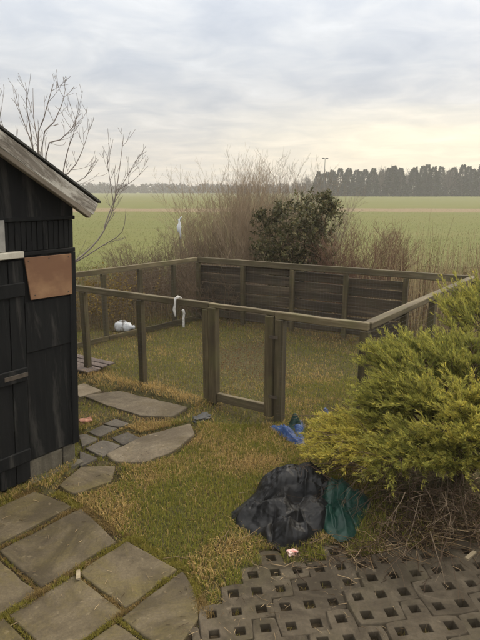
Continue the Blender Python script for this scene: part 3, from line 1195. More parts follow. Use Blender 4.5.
# white pipe stake with a wrapped top inside the run
sp = G(183.5, 327) 
sp = Vector((sp.x, sp.y, 0))
stake = empty('pipe_stake', sp, 'white plastic pipe standing in the run behind the hanging cloth', 'stake')
tb = Tubes(); tb.add([sp - UP * .05, sp + Vector((.004, 0, .15)), sp + Vector((.018, 0, .23))], [.019, .019, .019], (1, 1, 1), 10)
tb.add([sp + Vector((.018, 0, .23)), sp + Vector((.0185, 0, .2305))], [.019, .002], (1, 1, 1), 10)
link('pipe', tb.mesh('pipe'), M['white_cloth'], stake)
crumple_strip('wrapping', [sp + Vector((.018, 0, .215)), sp + Vector((.01, 0, .25)), sp + Vector((.0, 0, .285)), sp + Vector((-.004, 0, .30))], [.022, .025, .027, .008], M['white_cloth'], 9, parent=stake)


# white jerrycan lying in the run
jc = G(124, 331.5)
jc = Vector((jc.x, jc.y, float(ground_z(np.array([jc.x]), np.array([jc.y]))[0])))
jug = empty('plastic_canister', jc, 'small white plastic canister lying behind the left rear side of the run', 'canister')
bm = bmesh.new()
prof = [(-.135, .02), (-.13, .062), (-.115, .075), (.06, .075), (.10, .066), (.125, .035), (.14, .026), (.165, .025), (.168, .02)]
ringv = []
for x, r in prof:
    row = []
    for k in range(14):
        t = 2 * math.pi * k / 14
        cc, ss = math.cos(t), math.sin(t)
        e = .62                                      # squarish section
        row.append(bm.verts.new((x, math.copysign(abs(cc) ** e, cc) * r * 1.05, math.copysign(abs(ss) ** e, ss) * r)))
    ringv.append(row)
for a_, b_ in zip(ringv, ringv[1:]):
    for k in range(14): bm.faces.new((a_[k], a_[(k + 1) % 14], b_[(k + 1) % 14], b_[k]))
bm.faces.new(ringv[0][::-1]); bm.faces.new(ringv[-1])
me = bpy.data.meshes.new('body'); bm.to_mesh(me); bm.free()
for p in me.polygons: p.use_smooth = True
JM = Matrix.Translation(jc + UP * .082) @ Matrix.Rotation(math.radians(-12), 4, 'Z')
link('body', me, M['white_plastic'], jug, JM)
tb = Tubes(); tb.add([(.15, 0, 0), (.152, 0, 0), (.182, 0, 0), (.183, 0, 0)], [.022, .031, .031, .004], (1, 1, 1), 12)
link('cap', tb.mesh('cap'), M['white_plastic'], jug, JM)
tb = Tubes(); tb.add([(-.07, 0, .07), (-.06, 0, .092), (-.02, 0, .098), (.03, 0, .094), (.05, 0, .068)], [.011] * 5, (1, 1, 1), 8)
link('handle', tb.mesh('handle'), M['white_plastic'], jug, JM)

# torn white plastic on a stick among the shrubs
wp = Vector((XAT(180, 10.6, 1.1), 10.6, 0))
bag = empty('plastic_rag', wp, 'ragged white plastic bag caught on a stick among the bare shrubs', 'bag')
tb = Tubes(); tb.add([wp - UP * .05, wp + Vector((.01, 0, .7)), wp + Vector((.0, 0, 1.3))], [.012, .010, .007], (.16, .12, .08), 6)
link('stick', tb.mesh('stick'), M['twig'], bag)
zt = AT(180, 217, 10.6).z; zb = AT(181, 239, 10.6).z
hh = zt - zb
crumple_strip('bag_film', [wp + Vector((.02, -.02, zb)), wp + Vector((.02, -.02, zb + hh * .25)), wp + Vector((.0, -.02, zb + hh * .36)), wp + Vector((-.005, -.02, zb + hh * .55)),
                           wp + Vector((.005, -.02, zb + hh * .72)), wp + Vector((0, -.02, zb + hh * .80)), wp + Vector((-.0, -.02, zb + hh * .9))], [.010, .016, .036, .050, .026, .016, .024], M['white_plastic'], 5, parent=bag)
for sx in (-1, 1):
    crumple_strip('bag_handle', [wp + Vector((sx * .008, -.02, zb + hh * .86)), wp + Vector((sx * .02 + .01, -.02, zb + hh * (.93 + .03 * sx))), wp + Vector((sx * .035 + .02, -.02, zb + hh * (.97 + .05 * sx)))], [.016, .012, .007], M['white_plastic'], 7 + sx, parent=bag)


def chunk(name, c, size, mat, label, cat, rz=0, seed=1, parent=None, rough=.12):
    bm = bmesh.new()
    bmesh.ops.create_cube(bm, size=1)
    bmesh.ops.subdivide_edges(bm, edges=bm.edges[:], cuts=3, use_grid_fill=True)
    bmesh.ops.bevel(bm, geom=[e for e in bm.edges if len(e.link_faces) == 2 and e.calc_face_angle(0) > 1], offset=.07, segments=2, affect='EDGES', profile=.5)
    for v in bm.verts:
        q = v.co
        v.co = Vector((q.x * size[0], q.y * size[1], q.z * size[2])) * (1 + rough * vn(q.x * 2, q.y * 2, q.z * 2 + seed))
        v.co.x += size[1] * .25 * q.y * (1 if seed % 2 else -1)
    me = bpy.data.meshes.new(name); bm.to_mesh(me); bm.free()
    o = link(name, me, mat, parent, Matrix.Translation(Vector(c) + UP * size[2] * .45) @ Matrix.Rotation(rz, 4, 'Z'))
    return tag(o, label, cat)


chunk('broken_brick', G(85, 424.5), (.11, .08, .055), M['brick'], 'broken salmon red brick lying by the shed corner', 'brick', .5, 1, rough=.5)
chunk('flat_stone', G(202, 419), (.17, .10, .035), M['dark_rubber'], 'flat dark slate piece lying at the left gate post', 'stone', .6, 3, rough=.45)
chunk('wood_chip', G(78.5, 577.5), (.022, .075, .014), M['pallet_pale'], 'pale wood chip lying in the flagstone joint', 'wood chip', .25, 2).location.z += .012
chunk('wood_chip', G(469, 571), (.10, .022, .014), M['pallet_pale'], 'short pale splinter of wood by the pavers at the right edge', 'wood chip', .7, 5).location.z += .10
wr = chunk('wrapper', G(292, 556) + Vector((0, 0, .012)), (.055, .04, .026), M['redwrap'], 'crumpled red and white wrapper in front of the black sheet', 'wrapper', .4, 4, rough=.5)


# ------------------------------------------------------------------ heaped plastic sheets
def value_noise(X, Y, s, seed=0):
    r = np.random.default_rng(seed)
    N = 64
    g = r.random((N, N))
    x, y = X * s, Y * s
    xi, yi = np.floor(x).astype(int), np.floor(y).astype(int)
    fx, fy = x - xi, y - yi
    fx, fy = fx * fx * (3 - 2 * fx), fy * fy * (3 - 2 * fy)
    a, b = g[xi % N, yi % N], g[(xi + 1) % N, yi % N]
    c, d = g[xi % N, (yi + 1) % N], g[(xi + 1) % N, (yi + 1) % N]
    return (a * (1 - fx) + b * fx) * (1 - fy) + (c * (1 - fx) + d * fx) * fy


def fbm(X, Y, s, seed=0, o=4):
    t, amp, tot = 0, 1, 0
    for k in range(o):
        t = t + amp * value_noise(X, Y, s * 2 ** k, seed + k); tot += amp; amp *= .55
    return t / tot



def ridged(X, Y, s, seed):
    return 1 - np.abs(2 * fbm(X, Y, s, seed, 2) - 1) * 2.2


def heap(name, outline, lumps, folds, mat, label, cat, amp=.03, freq=7.0, seed=1, nr=64, na=220, lip=.05, z_base=.004, jag=.05):
    """crumpled sheet over lumps: traced outline, rounded lumps, sharp folds and creases"""
    P = [G(*q) for q in outline]
    P = [Vector((p.x, p.y, 0)) for p in P]
    c = sum(P, Vector()) / len(P)
    dense = []
    for k in range(len(P)):
        a, b = P[k], P[(k + 1) % len(P)]
        for t in np.linspace(0, 1, 24, endpoint=False): dense.append(a.lerp(b, float(t)) - c)
    th = np.array([math.atan2(d.y, d.x) for d in dense]); rr = np.array([d.length for d in dense])
    o = np.argsort(th); th, rr = th[o], rr[o]
    A = np.linspace(-math.pi, math.pi, na, endpoint=False)
    R = np.interp(A, np.concatenate([th - 2 * math.pi, th, th + 2 * math.pi]), np.tile(rr, 3))
    R = .25 * np.roll(R, 1) + .5 * R + .25 * np.roll(R, -1)
    R = R * (1 + jag * (fbm(np.cos(A) * 3 + 9, np.sin(A) * 3 + 9, 1.6, seed, 3) - .5) * 2)
    rad = np.linspace(0, 1, nr + 1)[1:] ** .85
    RR, AA = np.meshgrid(rad, A, indexing='ij')
    Rb = np.tile(R, (nr, 1))
    X = RR * Rb * np.cos(AA); Y = RR * Rb * np.sin(AA)
    X = np.concatenate([[0], X.ravel()]); Y = np.concatenate([[0], Y.ravel()])
    E_ = np.concatenate([[R.mean()], ((1 - RR) * Rb).ravel()])
    edge = 1 - np.exp(-(E_ / lip) ** 1.3)
    h = np.full(X.shape, .02)
    for (px, py, pz, sx, sy, hh, rot) in lumps:
        q = G(px, py, pz)
        dx, dy = X - (q.x - c.x), Y - (q.y - c.y)
        u = dx * math.cos(rot) + dy * math.sin(rot); v = -dx * math.sin(rot) + dy * math.cos(rot)
        ex_ = 5.0 if hh > .2 else 2.6
        d4 = (np.abs(u / sx) ** ex_ + np.abs(v / sy) ** ex_)
        h = np.maximum(h, hh * np.exp(-d4)) + .25 * np.minimum(h, hh * np.exp(-d4))
    wx_ = X + .10 * (fbm(X + 5, Y + 5, 3.0, seed + 20) - .5); wy_ = Y + .10 * (fbm(X + 8, Y + 3, 3.0, seed + 30) - .5)
    cr = ridged(wx_ + 11, wy_ * .6 + 11, freq, seed + 1) * .5 + ridged(wx_ * .6 + 4, wy_ + 4, freq * 1.9, seed + 2) * .32 + ridged(wx_ + 2, wy_ + 7, freq * 4.2, seed + 3) * .18
    z = h + amp * (cr - .35) * np.clip(h / .09, .25, 1.1)
    fpos, fneg = np.zeros(X.shape), np.zeros(X.shape)
    for (x0, y0, x1, y1, pz, w, hh) in folds:
        a, b = G(x0, y0, pz), G(x1, y1, pz)
        ax, ay, bx, by = a.x - c.x, a.y - c.y, b.x - c.x, b.y - c.y
        L2 = (bx - ax) ** 2 + (by - ay) ** 2
        t = ((wx_ - ax) * (bx - ax) + (wy_ - ay) * (by - ay)) / L2
        tc_ = np.clip(t, 0, 1)
        d = np.hypot(wx_ - (ax + (bx - ax) * tc_), wy_ - (ay + (by - ay) * tc_))
        q_ = hh * np.exp(-d / w) * (1 - .6 * np.abs(tc_ - .45))
        if hh > 0: fpos = np.maximum(fpos, q_)
        else: fneg = np.minimum(fneg, q_)
    z = z + fpos + fneg
    z = np.maximum(z, .006) * edge + .002
    # lateral pull so that folds lean over
    X = X + edge * .03 * (fbm(X + 1, Y + 6, freq, seed + 40) - .5); Y = Y + edge * .03 * (fbm(X + 3, Y + 2, freq, seed + 50) - .5)
    V = np.stack([X, Y, z], 1)
    F3 = [(0, 1 + k, 1 + (k + 1) % na) for k in range(na)]
    F4 = [(1 + r * na + k, 1 + (r + 1) * na + k, 1 + (r + 1) * na + (k + 1) % na, 1 + r * na + (k + 1) % na) for r in range(nr - 1) for k in range(na)]
    me = py_mesh(name, V, F3 + F4, True)
    gz = float(ground_z(np.array([c.x]), np.array([c.y]))[0])
    o_ = link(name, me, mat, None, Matrix.Translation(c + UP * (gz + z_base)))
    return tag(o_, label, cat)


black_out = [(230, 516, 0), (238, 505, .03), (246, 494, .07), (256, 476, .14), (262, 464, .16), (276, 459, .17), (296, 457.5, .18), (316, 461, .18), (334, 467, .16), (340, 480, .12), (338, 505, .03), (330, 528, 0), (316, 543, 0),
             (300, 551, 0), (284, 552, 0), (270, 549, 0), (263, 541, 0), (250, 537, 0), (238, 528, 0)]
heap('black_sheet', black_out,
     [(297, 475, .19, .27, .15, .205, .06), (278, 508, .1, .15, .12, .135, .3), (254, 512, .04, .12, .09, .075, .2), (316, 508, .1, .12, .14, .13, -.2), (288, 532, .06, .15, .09, .115, 0)],
     [(256, 491, 300, 484, .16, .025, -.06), (300, 484, 330, 490, .15, .02, -.05), (262, 470, 312, 464, .18, .03, .025), (252, 497, 290, 500, .1, .02, .045), (236, 514, 268, 500, .06, .02, .04), (262, 530, 300, 515, .07, .02, .045),
      (300, 512, 312, 540, .06, .018, .04), (270, 540, 276, 520, .05, .015, -.05), (286, 545, 292, 522, .05, .014, .035), (312, 470, 300, 505, .14, .018, .04), (330, 472, 318, 500, .14, .015, -.04)],
     M['black_plastic'], 'crumpled black plastic sheeting heaped on the lawn by the juniper', 'plastic sheet', amp=.044, freq=5.5, seed=2, nr=90, na=320, lip=.022)
gc_ = G(343, 518)
heap('green_tarpaulin', [(317, 500, .06), (320, 486, .12), (330, 475, .16), (346, 473, .16), (360, 480, .13), (369, 492, .08), (372, 506, .03), (362, 524, 0), (356, 538, 0), (349, 546, 0), (340, 547, 0), (326, 537, 0), (318, 526, 0), (314, 512, .02)],
     [(338, 488, .15, .12, .13, .155, .1), (338, 514, .07, .10, .13, .085, 0), (357, 500, .06, .08, .10, .07, 0)],
     [(334, 480, 322, 520, .12, .014, .025), (338, 492, 334, 535, .10, .014, -.035), (342, 492, 345, 540, .10, .014, .03), (348, 494, 358, 525, .10, .012, -.03), (354, 488, 366, 508, .10, .014, .02), (328, 510, 336, 540, .05, .01, .02)],
     M['green_tarp'], 'dark green tarpaulin bunched up against the black sheet', 'tarpaulin', amp=.028, freq=7, seed=9, lip=.025, z_base=.006)
heap('blue_tarpaulin', [(269, 425, 0), (276, 421, .04), (286, 422, .05), (294, 417, .05), (304, 416, .03), (307, 424, .02), (304, 436, 0), (305, 447, 0), (296, 445, 0), (286, 438, 0), (276, 432, 0)],
     [(284, 430, .04, .08, .06, .07, 0), (298, 426, .04, .06, .07, .06, 0), (299, 440, .02, .05, .05, .04, 0)],
     [(274, 425, 300, 442, .04, .012, .03), (290, 420, 298, 436, .04, .01, -.04), (280, 424, 286, 434, .04, .01, .03)],
     M['blue_tarp'], 'crumpled bright blue plastic tarp at the foot of the right gate post', 'tarpaulin', amp=.045, freq=13, seed=5, nr=40, na=150, lip=.025, jag=.2)
heap('green_rag', [(287, 421, .05), (292, 414, .08), (299, 415, .08), (303, 421, .05), (298, 427, .04), (290, 427, .04)], [(295, 420, .06, .05, .05, .10, 0)], [], M['green_tarp'],
     'small dark green plastic scrap lying against the blue tarp', 'plastic scrap', amp=.04, freq=16, seed=7, nr=20, na=70, lip=.015, jag=.2)
heap('blue_scrap', [(320, 416, 0), (321, 411, .03), (326, 409, .03), (330, 412, .02), (329, 417, 0)], [(325, 413, .02, .03, .03, .05, 0)], [], M['blue_tarp'],
     'tiny blue plastic scrap on the grass behind the juniper tip', 'plastic scrap', amp=.03, freq=18, seed=3, nr=16, na=50, lip=.012, jag=.25)
COVER = [[(G(*q).x, G(*q).y) for q in black_out], [tuple(G(*q)[:2]) for q in ((283, 552), (300, 551), (303, 564), (281, 564))]]


# ------------------------------------------------------------------ grass
def blades(X, Y, Z, h, w, lean, col, tipcol=None):
    """bent grass blades, two faces each (a quad split and a tip)"""
    n = len(X)
    az = RNG.random(n) * 2 * math.pi
    wa = az + math.pi / 2 + RNG.normal(0, .5, n)
    dx, dy = np.cos(az), np.sin(az)
    ux, uy = np.cos(wa) * w / 2, np.sin(wa) * w / 2
    l1, l2 = lean * .45, np.minimum(lean * 1.25, 1.65)
    m = .55
    mx, my, mz = X + dx * h * m * np.sin(l1), Y + dy * h * m * np.sin(l1), Z + h * m * np.cos(l1)
    tx, ty, tz = mx + dx * h * (1 - m) * np.sin(l2), my + dy * h * (1 - m) * np.sin(l2), mz + h * (1 - m) * np.cos(l2)
    tz = np.maximum(tz, Z + .002)
    V = np.empty((n, 5, 3))
    V[:, 0] = np.stack([X - ux, Y - uy, Z - .004], 1); V[:, 1] = np.stack([X + ux, Y + uy, Z - .004], 1)
    V[:, 2] = np.stack([mx + ux * .8, my + uy * .8, mz], 1); V[:, 3] = np.stack([mx - ux * .8, my - uy * .8, mz], 1)
    V[:, 4] = np.stack([tx, ty, tz], 1)
    b = np.arange(n)[:, None] * 5
    T = np.concatenate([b + np.array([[0, 1, 2]]), b + np.array([[0, 2, 3]]), b + np.array([[3, 2, 4]])], 0)
    C = np.repeat(col[:, None, :], 5, 1)
    if tipcol is not None: C[:, 4] = tipcol
    return V.reshape(-1, 3), T, C.reshape(-1, 3)


def join(parts):
    V, T, C, o = [], [], [], 0
    for v, t, c in parts:
        V.append(v); T.append(t + o); C.append(c); o += len(v)
    return np.concatenate(V), np.concatenate(T), np.concatenate(C)


GREEN = np.array((.145, .17, .026)); MOSS = np.array((.29, .245, .05)); STRAW = np.array((.47, .325, .125)); BROWN = np.array((.21, .13, .065))
dry_spots = [(px, py, r) for px, py, r in ((115, 500, .35), (125, 525, .25), (150, 470, .25), (205, 428, .25), (185, 440, .2), (255, 460, .2), (215, 555, .2), (195, 575, .15),
                                           (130, 425, .25), (150, 427, .25), (120, 378, .3), (165, 393, .3), (90, 500, .2), (235, 540, .2), (330, 375, .3))]
bare_spots = [(246, 362, .5), (264, 372, .3), (230, 357, .34), (254, 350, .36)]


def dryness(X, Y):
    d = fbm(X, Y, 2.2, 5) * 1.5 + fbm(X, Y, 7, 9) * .9 - 1.25
    for px, py, r in dry_spots:
        p = G(px, py); d = d + .36 * np.exp(-((X - p.x) ** 2 + (Y - p.y) ** 2) / r ** 2)
    return d


def side_of(X, Y, a, b):
    return (b.x - a.x) * (Y - a.y) - (b.y - a.y) * (X - a.x)


def shed_mask(X, Y, m=.0):
    s = (X - P1.x) * WDIR.x + (Y - P1.y) * WDIR.y
    n = (X - P1.x) * WNRM.x + (Y - P1.y) * WNRM.y
    return (s > -.02 - m) & (s < S_L) & (n < .0 + m) & (n > -DEPTH)


def lawn_points(n, x0, x1, y0, y1):
    X = RNG.uniform(x0, x1, n); Y = RNG.uniform(y0, y1, n)
    px = 240 + FPX * X / (Y * CP + CAMH * SP)
    keep = (px > -40) & (px < 530) & ~shed_mask(X, Y, -.0)
    # stones keep the grass out, it creeps over their edges
    for p in ALL_FLAGS:
        ins = in_poly(X, Y, p, -.08)
        edge = in_poly(X, Y, p, .0) & ~ins
        keep &= ~(ins & (RNG.random(n) < .992)) & ~(edge & (RNG.random(n) < .70))
    pav = on_paver(X, Y)
    keep &= ~(pav & (RNG.random(n) < .965))
    for cv in COVER: keep &= ~in_poly(X, Y, cv, -.02)
    # bare litter under the juniper
    jn = np.exp(-(((X - 1.75) / .95) ** 2 + ((Y - 3.45) / .85) ** 2))
    keep &= RNG.random(n) > np.clip(jn * 1.7 - .25, 0, 1)
    return X[keep], Y[keep], pav[keep]


def lawn(n, x0, x1, y0, y1, hs=1.0):
    X, Y, pav = lawn_points(n, x0, x1, y0, y1)
    d = dryness(X, Y)
    m = len(X)
    bare = np.zeros(m)
    for px, py, r in bare_spots:
        p = G(px, py); bare = np.maximum(bare, np.exp(-((X - p.x) ** 2 + ((Y - p.y) * .7) ** 2) / r ** 2))
    # dead leaves and straw along the foot of the rear sides of the run
    bcd = np.abs(side_of(X, Y, fB, fC)) / (fC - fB).length
    bare = np.maximum(bare, .9 * np.exp(-(bcd / .45) ** 2))
    bcd = np.abs(side_of(X, Y, fC, fE)) / (fE - fC).length
    bare = np.maximum(bare, .6 * np.exp(-(bcd / .3) ** 2))
    fr_d = side_of(X, Y, fFL, fA) / (fA - fFL).length
    t_al = ((X - fFL.x) * ud.x + (Y - fFL.y) * ud.y)
    hump = np.exp(-((fr_d + .10) / .2) ** 2) * (1 - sstep(1.7, 2.4, t_al))
    d = d + .75 * hump
    isdry = RNG.random(m) < np.clip(.20 + d, .05, .95)
    spot = np.zeros(m)
    for px, py, r in bare_spots:
        p = G(px, py); spot = np.maximum(spot, np.exp(-(((X - p.x) ** 2 + ((Y - p.y) * .8) ** 2) / r ** 2) ** 1.5))
    isbare = RNG.random(m) < np.maximum(bare * .8, spot)
    k = RNG.random((m, 1))
    g = GREEN * (1 - k) + MOSS * k
    s = STRAW * (.55 + .6 * RNG.random((m, 1)))
    col = np.where(isdry[:, None], s, g) * (.75 + .5 * RNG.random((m, 1)))
    col = np.where(isbare[:, None], np.where(spot[:, None] > .3, np.array((.17, .085, .04)), BROWN) * (.5 + 1.0 * RNG.random((m, 1))), col)
    tall = fbm(X, Y, 5, 21)
    h = (.018 + .040 * RNG.random(m) ** 1.6 * (.5 + tall)) * hs * (1 + .9 * hump)
    h = np.where(pav, h * .7, h) * (1 - .55 * spot)
    lean = np.where(isdry, RNG.uniform(.5, 1.5, m), RNG.uniform(.15, 1.2, m))
    Z = ground_z(X, Y)
    return blades(X, Y, Z, h, RNG.uniform(.0022, .0046, m) * (1 + .4 * isdry), lean, col)


parts = [lawn(170000, -2.2, 1.3, 2.1, 4.9), lawn(60000, .4, 3.6, 2.6, 6.2), lawn(120000, -3.4, 3.3, 4.6, 9.4, 1.05)]
# dense low tufts in the joints between the flagstones
jx, jy = [], []
def uvl(*uv):
    return [RO + RU * u + RV * v for u, v in uv]


for line, wj in ((uvl((-1.0, -.592), (.42, -.59)), .014), (uvl((-1.0, -.025), (-.2, -.025), (.4, -.03)), .022), (uvl((-.6, .452), (.42, .445)), .012), (uvl((-.003, .0), (-.01, .45)), .006), (uvl((-.43, 0), (-.43, .45)), .006),
                 (uvl((-.20, -.55), (-.21, -.06)), .006), (uvl((-.35, -1.0), (-.35, -.62)), .007), (uvl((-.07, .46), (-.07, .86)), .006), (uvl((-.9, -1.07), (.4, -1.06)), .03), (uvl((.44, -.9), (.42, -.1), (.43, .45)), .03), (uvl((.43, .45), (.25, .8)), .03)):
    for a, b2 in zip(line, line[1:]):
        pa, pb = a, b2
        n = int((pb - pa).length * (900 + 130000 * wj))
        t = RNG.random(n)
        jx.append(pa.x + (pb.x - pa.x) * t + RNG.normal(0, wj * .8, n)); jy.append(pa.y + (pb.y - pa.y) * t + RNG.normal(0, wj * .8, n))
jx, jy = np.concatenate(jx), np.concatenate(jy)
k = RNG.random((len(jx), 1))
jd = (fbm(jx, jy, 4, 31) > .53)[:, None]
jcol = np.where(jd, STRAW * .6 * (.6 + .6 * k), MOSS * (.5 + .6 * k))
clump = np.clip(fbm(jx, jy, 9, 77) * 2 - .4, .25, 1.3)
parts.append(blades(jx, jy, np.full(len(jx), -.012), (.018 + .035 * RNG.random(len(jx))) * clump, RNG.uniform(.002, .004, len(jx)), RNG.uniform(.2, 1.3, len(jx)), jcol))
hx_, hy_ = [], []
for o_ in paving.children:
    Mw = world_of(o_)
    for (ci, cj) in CELLS:
        if RNG.random() < .4:
            q_ = Mw @ Vector((ci * PITCHP, -cj * PITCHP, 0)); nb = int(RNG.integers(4, 22))
            hx_.append(q_.x + RNG.normal(0, .012, nb)); hy_.append(q_.y + RNG.normal(0, .012, nb))
hx_, hy_ = np.concatenate(hx_), np.concatenate(hy_); nb = len(hx_)
hc_ = np.where(RNG.random((nb, 1)) < .5, STRAW * .7, MOSS * .7) * RNG.uniform(.5, 1.1, (nb, 1))
parts.append(blades(hx_, hy_, np.full(nb, -.024), RNG.uniform(.012, .05, nb), RNG.uniform(.002, .004, nb), RNG.uniform(.2, 1.4, nb), hc_))
V, T, C = join(parts)
lg = link('lawn_grass', mesh_np('lawn_grass', V, T, C), M['leaf'])
tag(lg, 'short matted green and straw coloured winter grass', 'grass', kind='stuff')

# rough dead grass behind the run and into the field edge
n = 60000
X = RNG.uniform(-7, 9, n); Y = 8.3 + 7.5 * RNG.random(n) ** 1.3
outside = (side_of(X, Y, fB, fC) < -.15 * (fC - fB).length) | (side_of(X, Y, fC, fE) < -.2 * (fE - fC).length)
keep = outside & ~shed_mask(X, Y, .1)
X, Y = X[keep], Y[keep]; n = len(X)
dr = RNG.random(n) < np.clip(.95 - (Y - 10) * .09, .35, .95)
k = RNG.random((n, 1))
col = np.where(dr[:, None], np.where(RNG.random((n, 1)) < .5, np.array((.22, .165, .085)), np.array((.13, .088, .05))) * (.6 + .7 * k), np.array((.10, .11, .035)) * (.7 + .6 * k))
hgt = (.10 + .42 * RNG.random(n) ** 2) * (1 - sstep(11, 15.5, Y) * .72)
rg = link('rough_grass', mesh_np('rough_grass', *blades(X, Y, np.zeros(n), hgt, RNG.uniform(.004, .008, n), RNG.uniform(.1, .9, n), col)), M['leaf'])
tag(rg, 'tall dead grass and weeds behind the run', 'grass', kind='stuff')

# low green crop on the near part of the field
n = 60000
Y = 13 + 55 * RNG.random(n) ** 1.7; X = (RNG.random(n) * 1.15 - .575) * Y
k = RNG.random((n, 1))
col = np.where(RNG.random((n, 1)) < .25, np.array((.168, .152, .058)), np.array((.138, .146, .048))) * (.88 + .24 * k)
fg = link('field_crop', mesh_np('field_crop', *blades(X, Y, np.zeros(n), RNG.uniform(.03, .08, n), RNG.uniform(.006, .014, n), RNG.uniform(.3, 1.3, n), col)), M['leaf'])
tag(fg, 'low green winter crop covering the field', 'crop', kind='stuff')

# dry reeds and stalks standing behind the right part of the run
tb = Tubes()
rd = random.Random(3)
for i in range(2300):
    for _ in range(20):
        y = rd.uniform(6.6, 11.5)
        px = 330 + 260 * rd.random() ** .8
        x = XAT(px, y, .8)
        if side_of(np.array(x), np.array(y), fB, fC) < -.12 * (fC - fB).length and px < 520 or \
           side_of(np.array(x), np.array(y), fA, fB) < -.35 * (fB - fA).length and y > 6.4:
            break
    dens = sstep(335, 390, px)
    if rd.random() > .25 + .75 * dens: continue
    h = rd.uniform(.5, 1.45 if y < 8.2 else 2.0) * (.75 + .35 * vn(x, y, 0, 1.3)) * (.75 + .25 * dens)
    a = rd.uniform(0, 6.28); l = rd.gauss(0, .10)
    dx, dy = math.cos(a) * l, math.sin(a) * l
    if rd.random() < .75: c = Vector((.44, .345, .19)) * rd.uniform(.55, 1.1)
    else: c = Vector((.16, .085, .05)) * rd.uniform(.6, 1.2)
    r = rd.uniform(.0022, .0042)
    p0 = Vector((x, y, -.02)); p1 = p0 + Vector((dx * h * .5, dy * h * .5, h * .55)); p2 = p0 + Vector((dx * h * 1.4, dy * h * 1.4, h))
    tb.add([p0, p1, p2], [r, r * .85, r * .4], tuple(c))
    for q in range(rd.randint(0, 3)):
        t = rd.uniform(.3, .95); b0 = p0.lerp(p2, t); aa = rd.uniform(0, 6.28); ll = rd.uniform(.05, .22)
        b1 = b0 + Vector((math.cos(aa) * ll * .7, math.sin(aa) * ll * .7, ll * rd.uniform(-.3, .9)))
        tb.add([b0, b1], [r * .7, r * .3], tuple(c * .95))
rs = link('dry_reeds', tb.mesh('dry_reeds'), M['twig'])
tag(rs, 'tall straw coloured dry stalks behind the right side of the run', 'reeds', kind='stuff')


# ------------------------------------------------------------------ bare shrubs
def grow(tb, p, d, L, r, depth, col, rd, up=.25, wig=.25, nseg=5, kids=(3, 5), kl=(.35, .6), ang=(.35, .8), sides=3, rmin=.0016):
    pts, rad = [Vector(p)], [r]
    d = Vector(d).normalized()
    q = Vector(p)
    for i in range(nseg):
        d = (d + Vector((rd.gauss(0, wig), rd.gauss(0, wig), rd.gauss(0, wig) + up)) * (1.0 / nseg)).normalized()
        q = q + d * (L / nseg)
        pts.append(q.copy()); rad.append(max(rmin, r * (1 - .8 * (i + 1) / nseg)))
    tb.add(pts, rad, tuple(Vector(col) * rd.uniform(.75, 1.25)), sides)
    if depth <= 0: return
    for k in range(rd.randint(*kids)):
        t = rd.uniform(.25, .95)
        i = min(int(t * nseg), nseg - 1)
        b = pts[i].lerp(pts[i + 1], t * nseg - i)
        dd = (pts[i + 1] - pts[i]).normalized()
        ax = dd.orthogonal().normalized()
        ax = Matrix.Rotation(rd.uniform(0, 6.283), 3, dd) @ ax
        nd = Matrix.Rotation(rd.uniform(*ang), 3, ax) @ dd
        grow(tb, b, nd, L * rd.uniform(*kl) * (1.1 - .5 * t), max(rmin, rad[i] * .62), depth - 1, col, rd, up, wig, max(3, nseg - 1), kids, kl, ang, 3, rmin)


def bare_shrub(px, depth, h, spread, col, stems, label, seed, group=None, kids=(4, 7), up=.35, fan=.5, r0=.009, lean=(0, 0)):
    rd = random.Random(seed)
    tb = Tubes()
    base = Vector((XAT(px, depth, 0), depth, 0))
    for i in range(stems):
        a = rd.uniform(0, 6.283); rr = spread * .35 * math.sqrt(rd.random())
        p = base + Vector((math.cos(a) * rr, math.sin(a) * rr, -.03))
        t = rd.uniform(.05, fan)
        d = Vector((math.cos(a) * t + lean[0], math.sin(a) * t + lean[1], 1))
        grow(tb, p, d, h * rd.uniform(.5, .93), r0 * rd.uniform(.5, 1.2), 2, col, rd, up, .35, 5, kids, (.25, .5), (.3, .9))
    c = Vector(base)
    me = tb.mesh('bare_shrub')
    me.transform(Matrix.Translation(-c))
    o = link('bare_shrub', me, M['twig'], None, Matrix.Translation(c))
    return tag(o, label, 'shrub', group)


TAN = (.31, .235, .155); GRY = (.25, .20, .15); RED = (.20, .12, .08); DRK = (.17, .122, .08)
GRP = 'bare shrubs behind the run'
bare_shrub(224, 12.6, 2.7, 1.3, TAN, 96, 'tall bare tan shrub rising right of the white plastic bag', 1, GRP)
bare_shrub(243, 12.2, 3.05, 1.4, TAN, 83, 'tallest bare tan shrub in the middle of the thicket', 2, GRP, up=.5, fan=.35)
bare_shrub(268, 12.9, 3.1, 1.5, GRY, 83, 'tall bare grey shrub just left of the evergreen bush top', 3, GRP, up=.5, fan=.35)
bare_shrub(295, 13.2, 2.8, 1.5, GRY, 73, 'bare grey shrub standing behind the evergreen bush', 4, GRP)
bare_shrub(318, 14.4, 2.7, 1.4, GRY, 57, 'bare grey shrub behind the right edge of the evergreen bush', 5, GRP)
bare_shrub(200, 11.9, 1.6, 1.3, TAN, 60, 'waist high tan shrub directly behind the white plastic bag', 6, GRP)
bare_shrub(163, 11.3, 1.45, 1.7, DRK, 110, 'low dark bramble left of the white plastic bag', 7, GRP, up=.1, fan=.9)
bare_shrub(138, 10.6, 1.2, 1.5, DRK, 90, 'lowest brown bramble near the left end of the rear rail', 8, GRP, up=.1, fan=.9)
bare_shrub(213, 10.8, 1.3, 1.6, DRK, 90, 'low dark brush behind the rear left corner post', 9, GRP, up=.1, fan=.9)
bare_shrub(245, 10.4, 1.25, 1.3, TAN, 54, 'low tan brush left of the evergreen bush', 10, GRP, up=.2, fan=.7)
bare_shrub(357, 10.2, 1.8, 1.6, RED, 150, 'dense reddish brown bare bush right of the evergreen bush', 11, GRP, kids=(5, 8), up=.2, fan=.65, r0=.007)
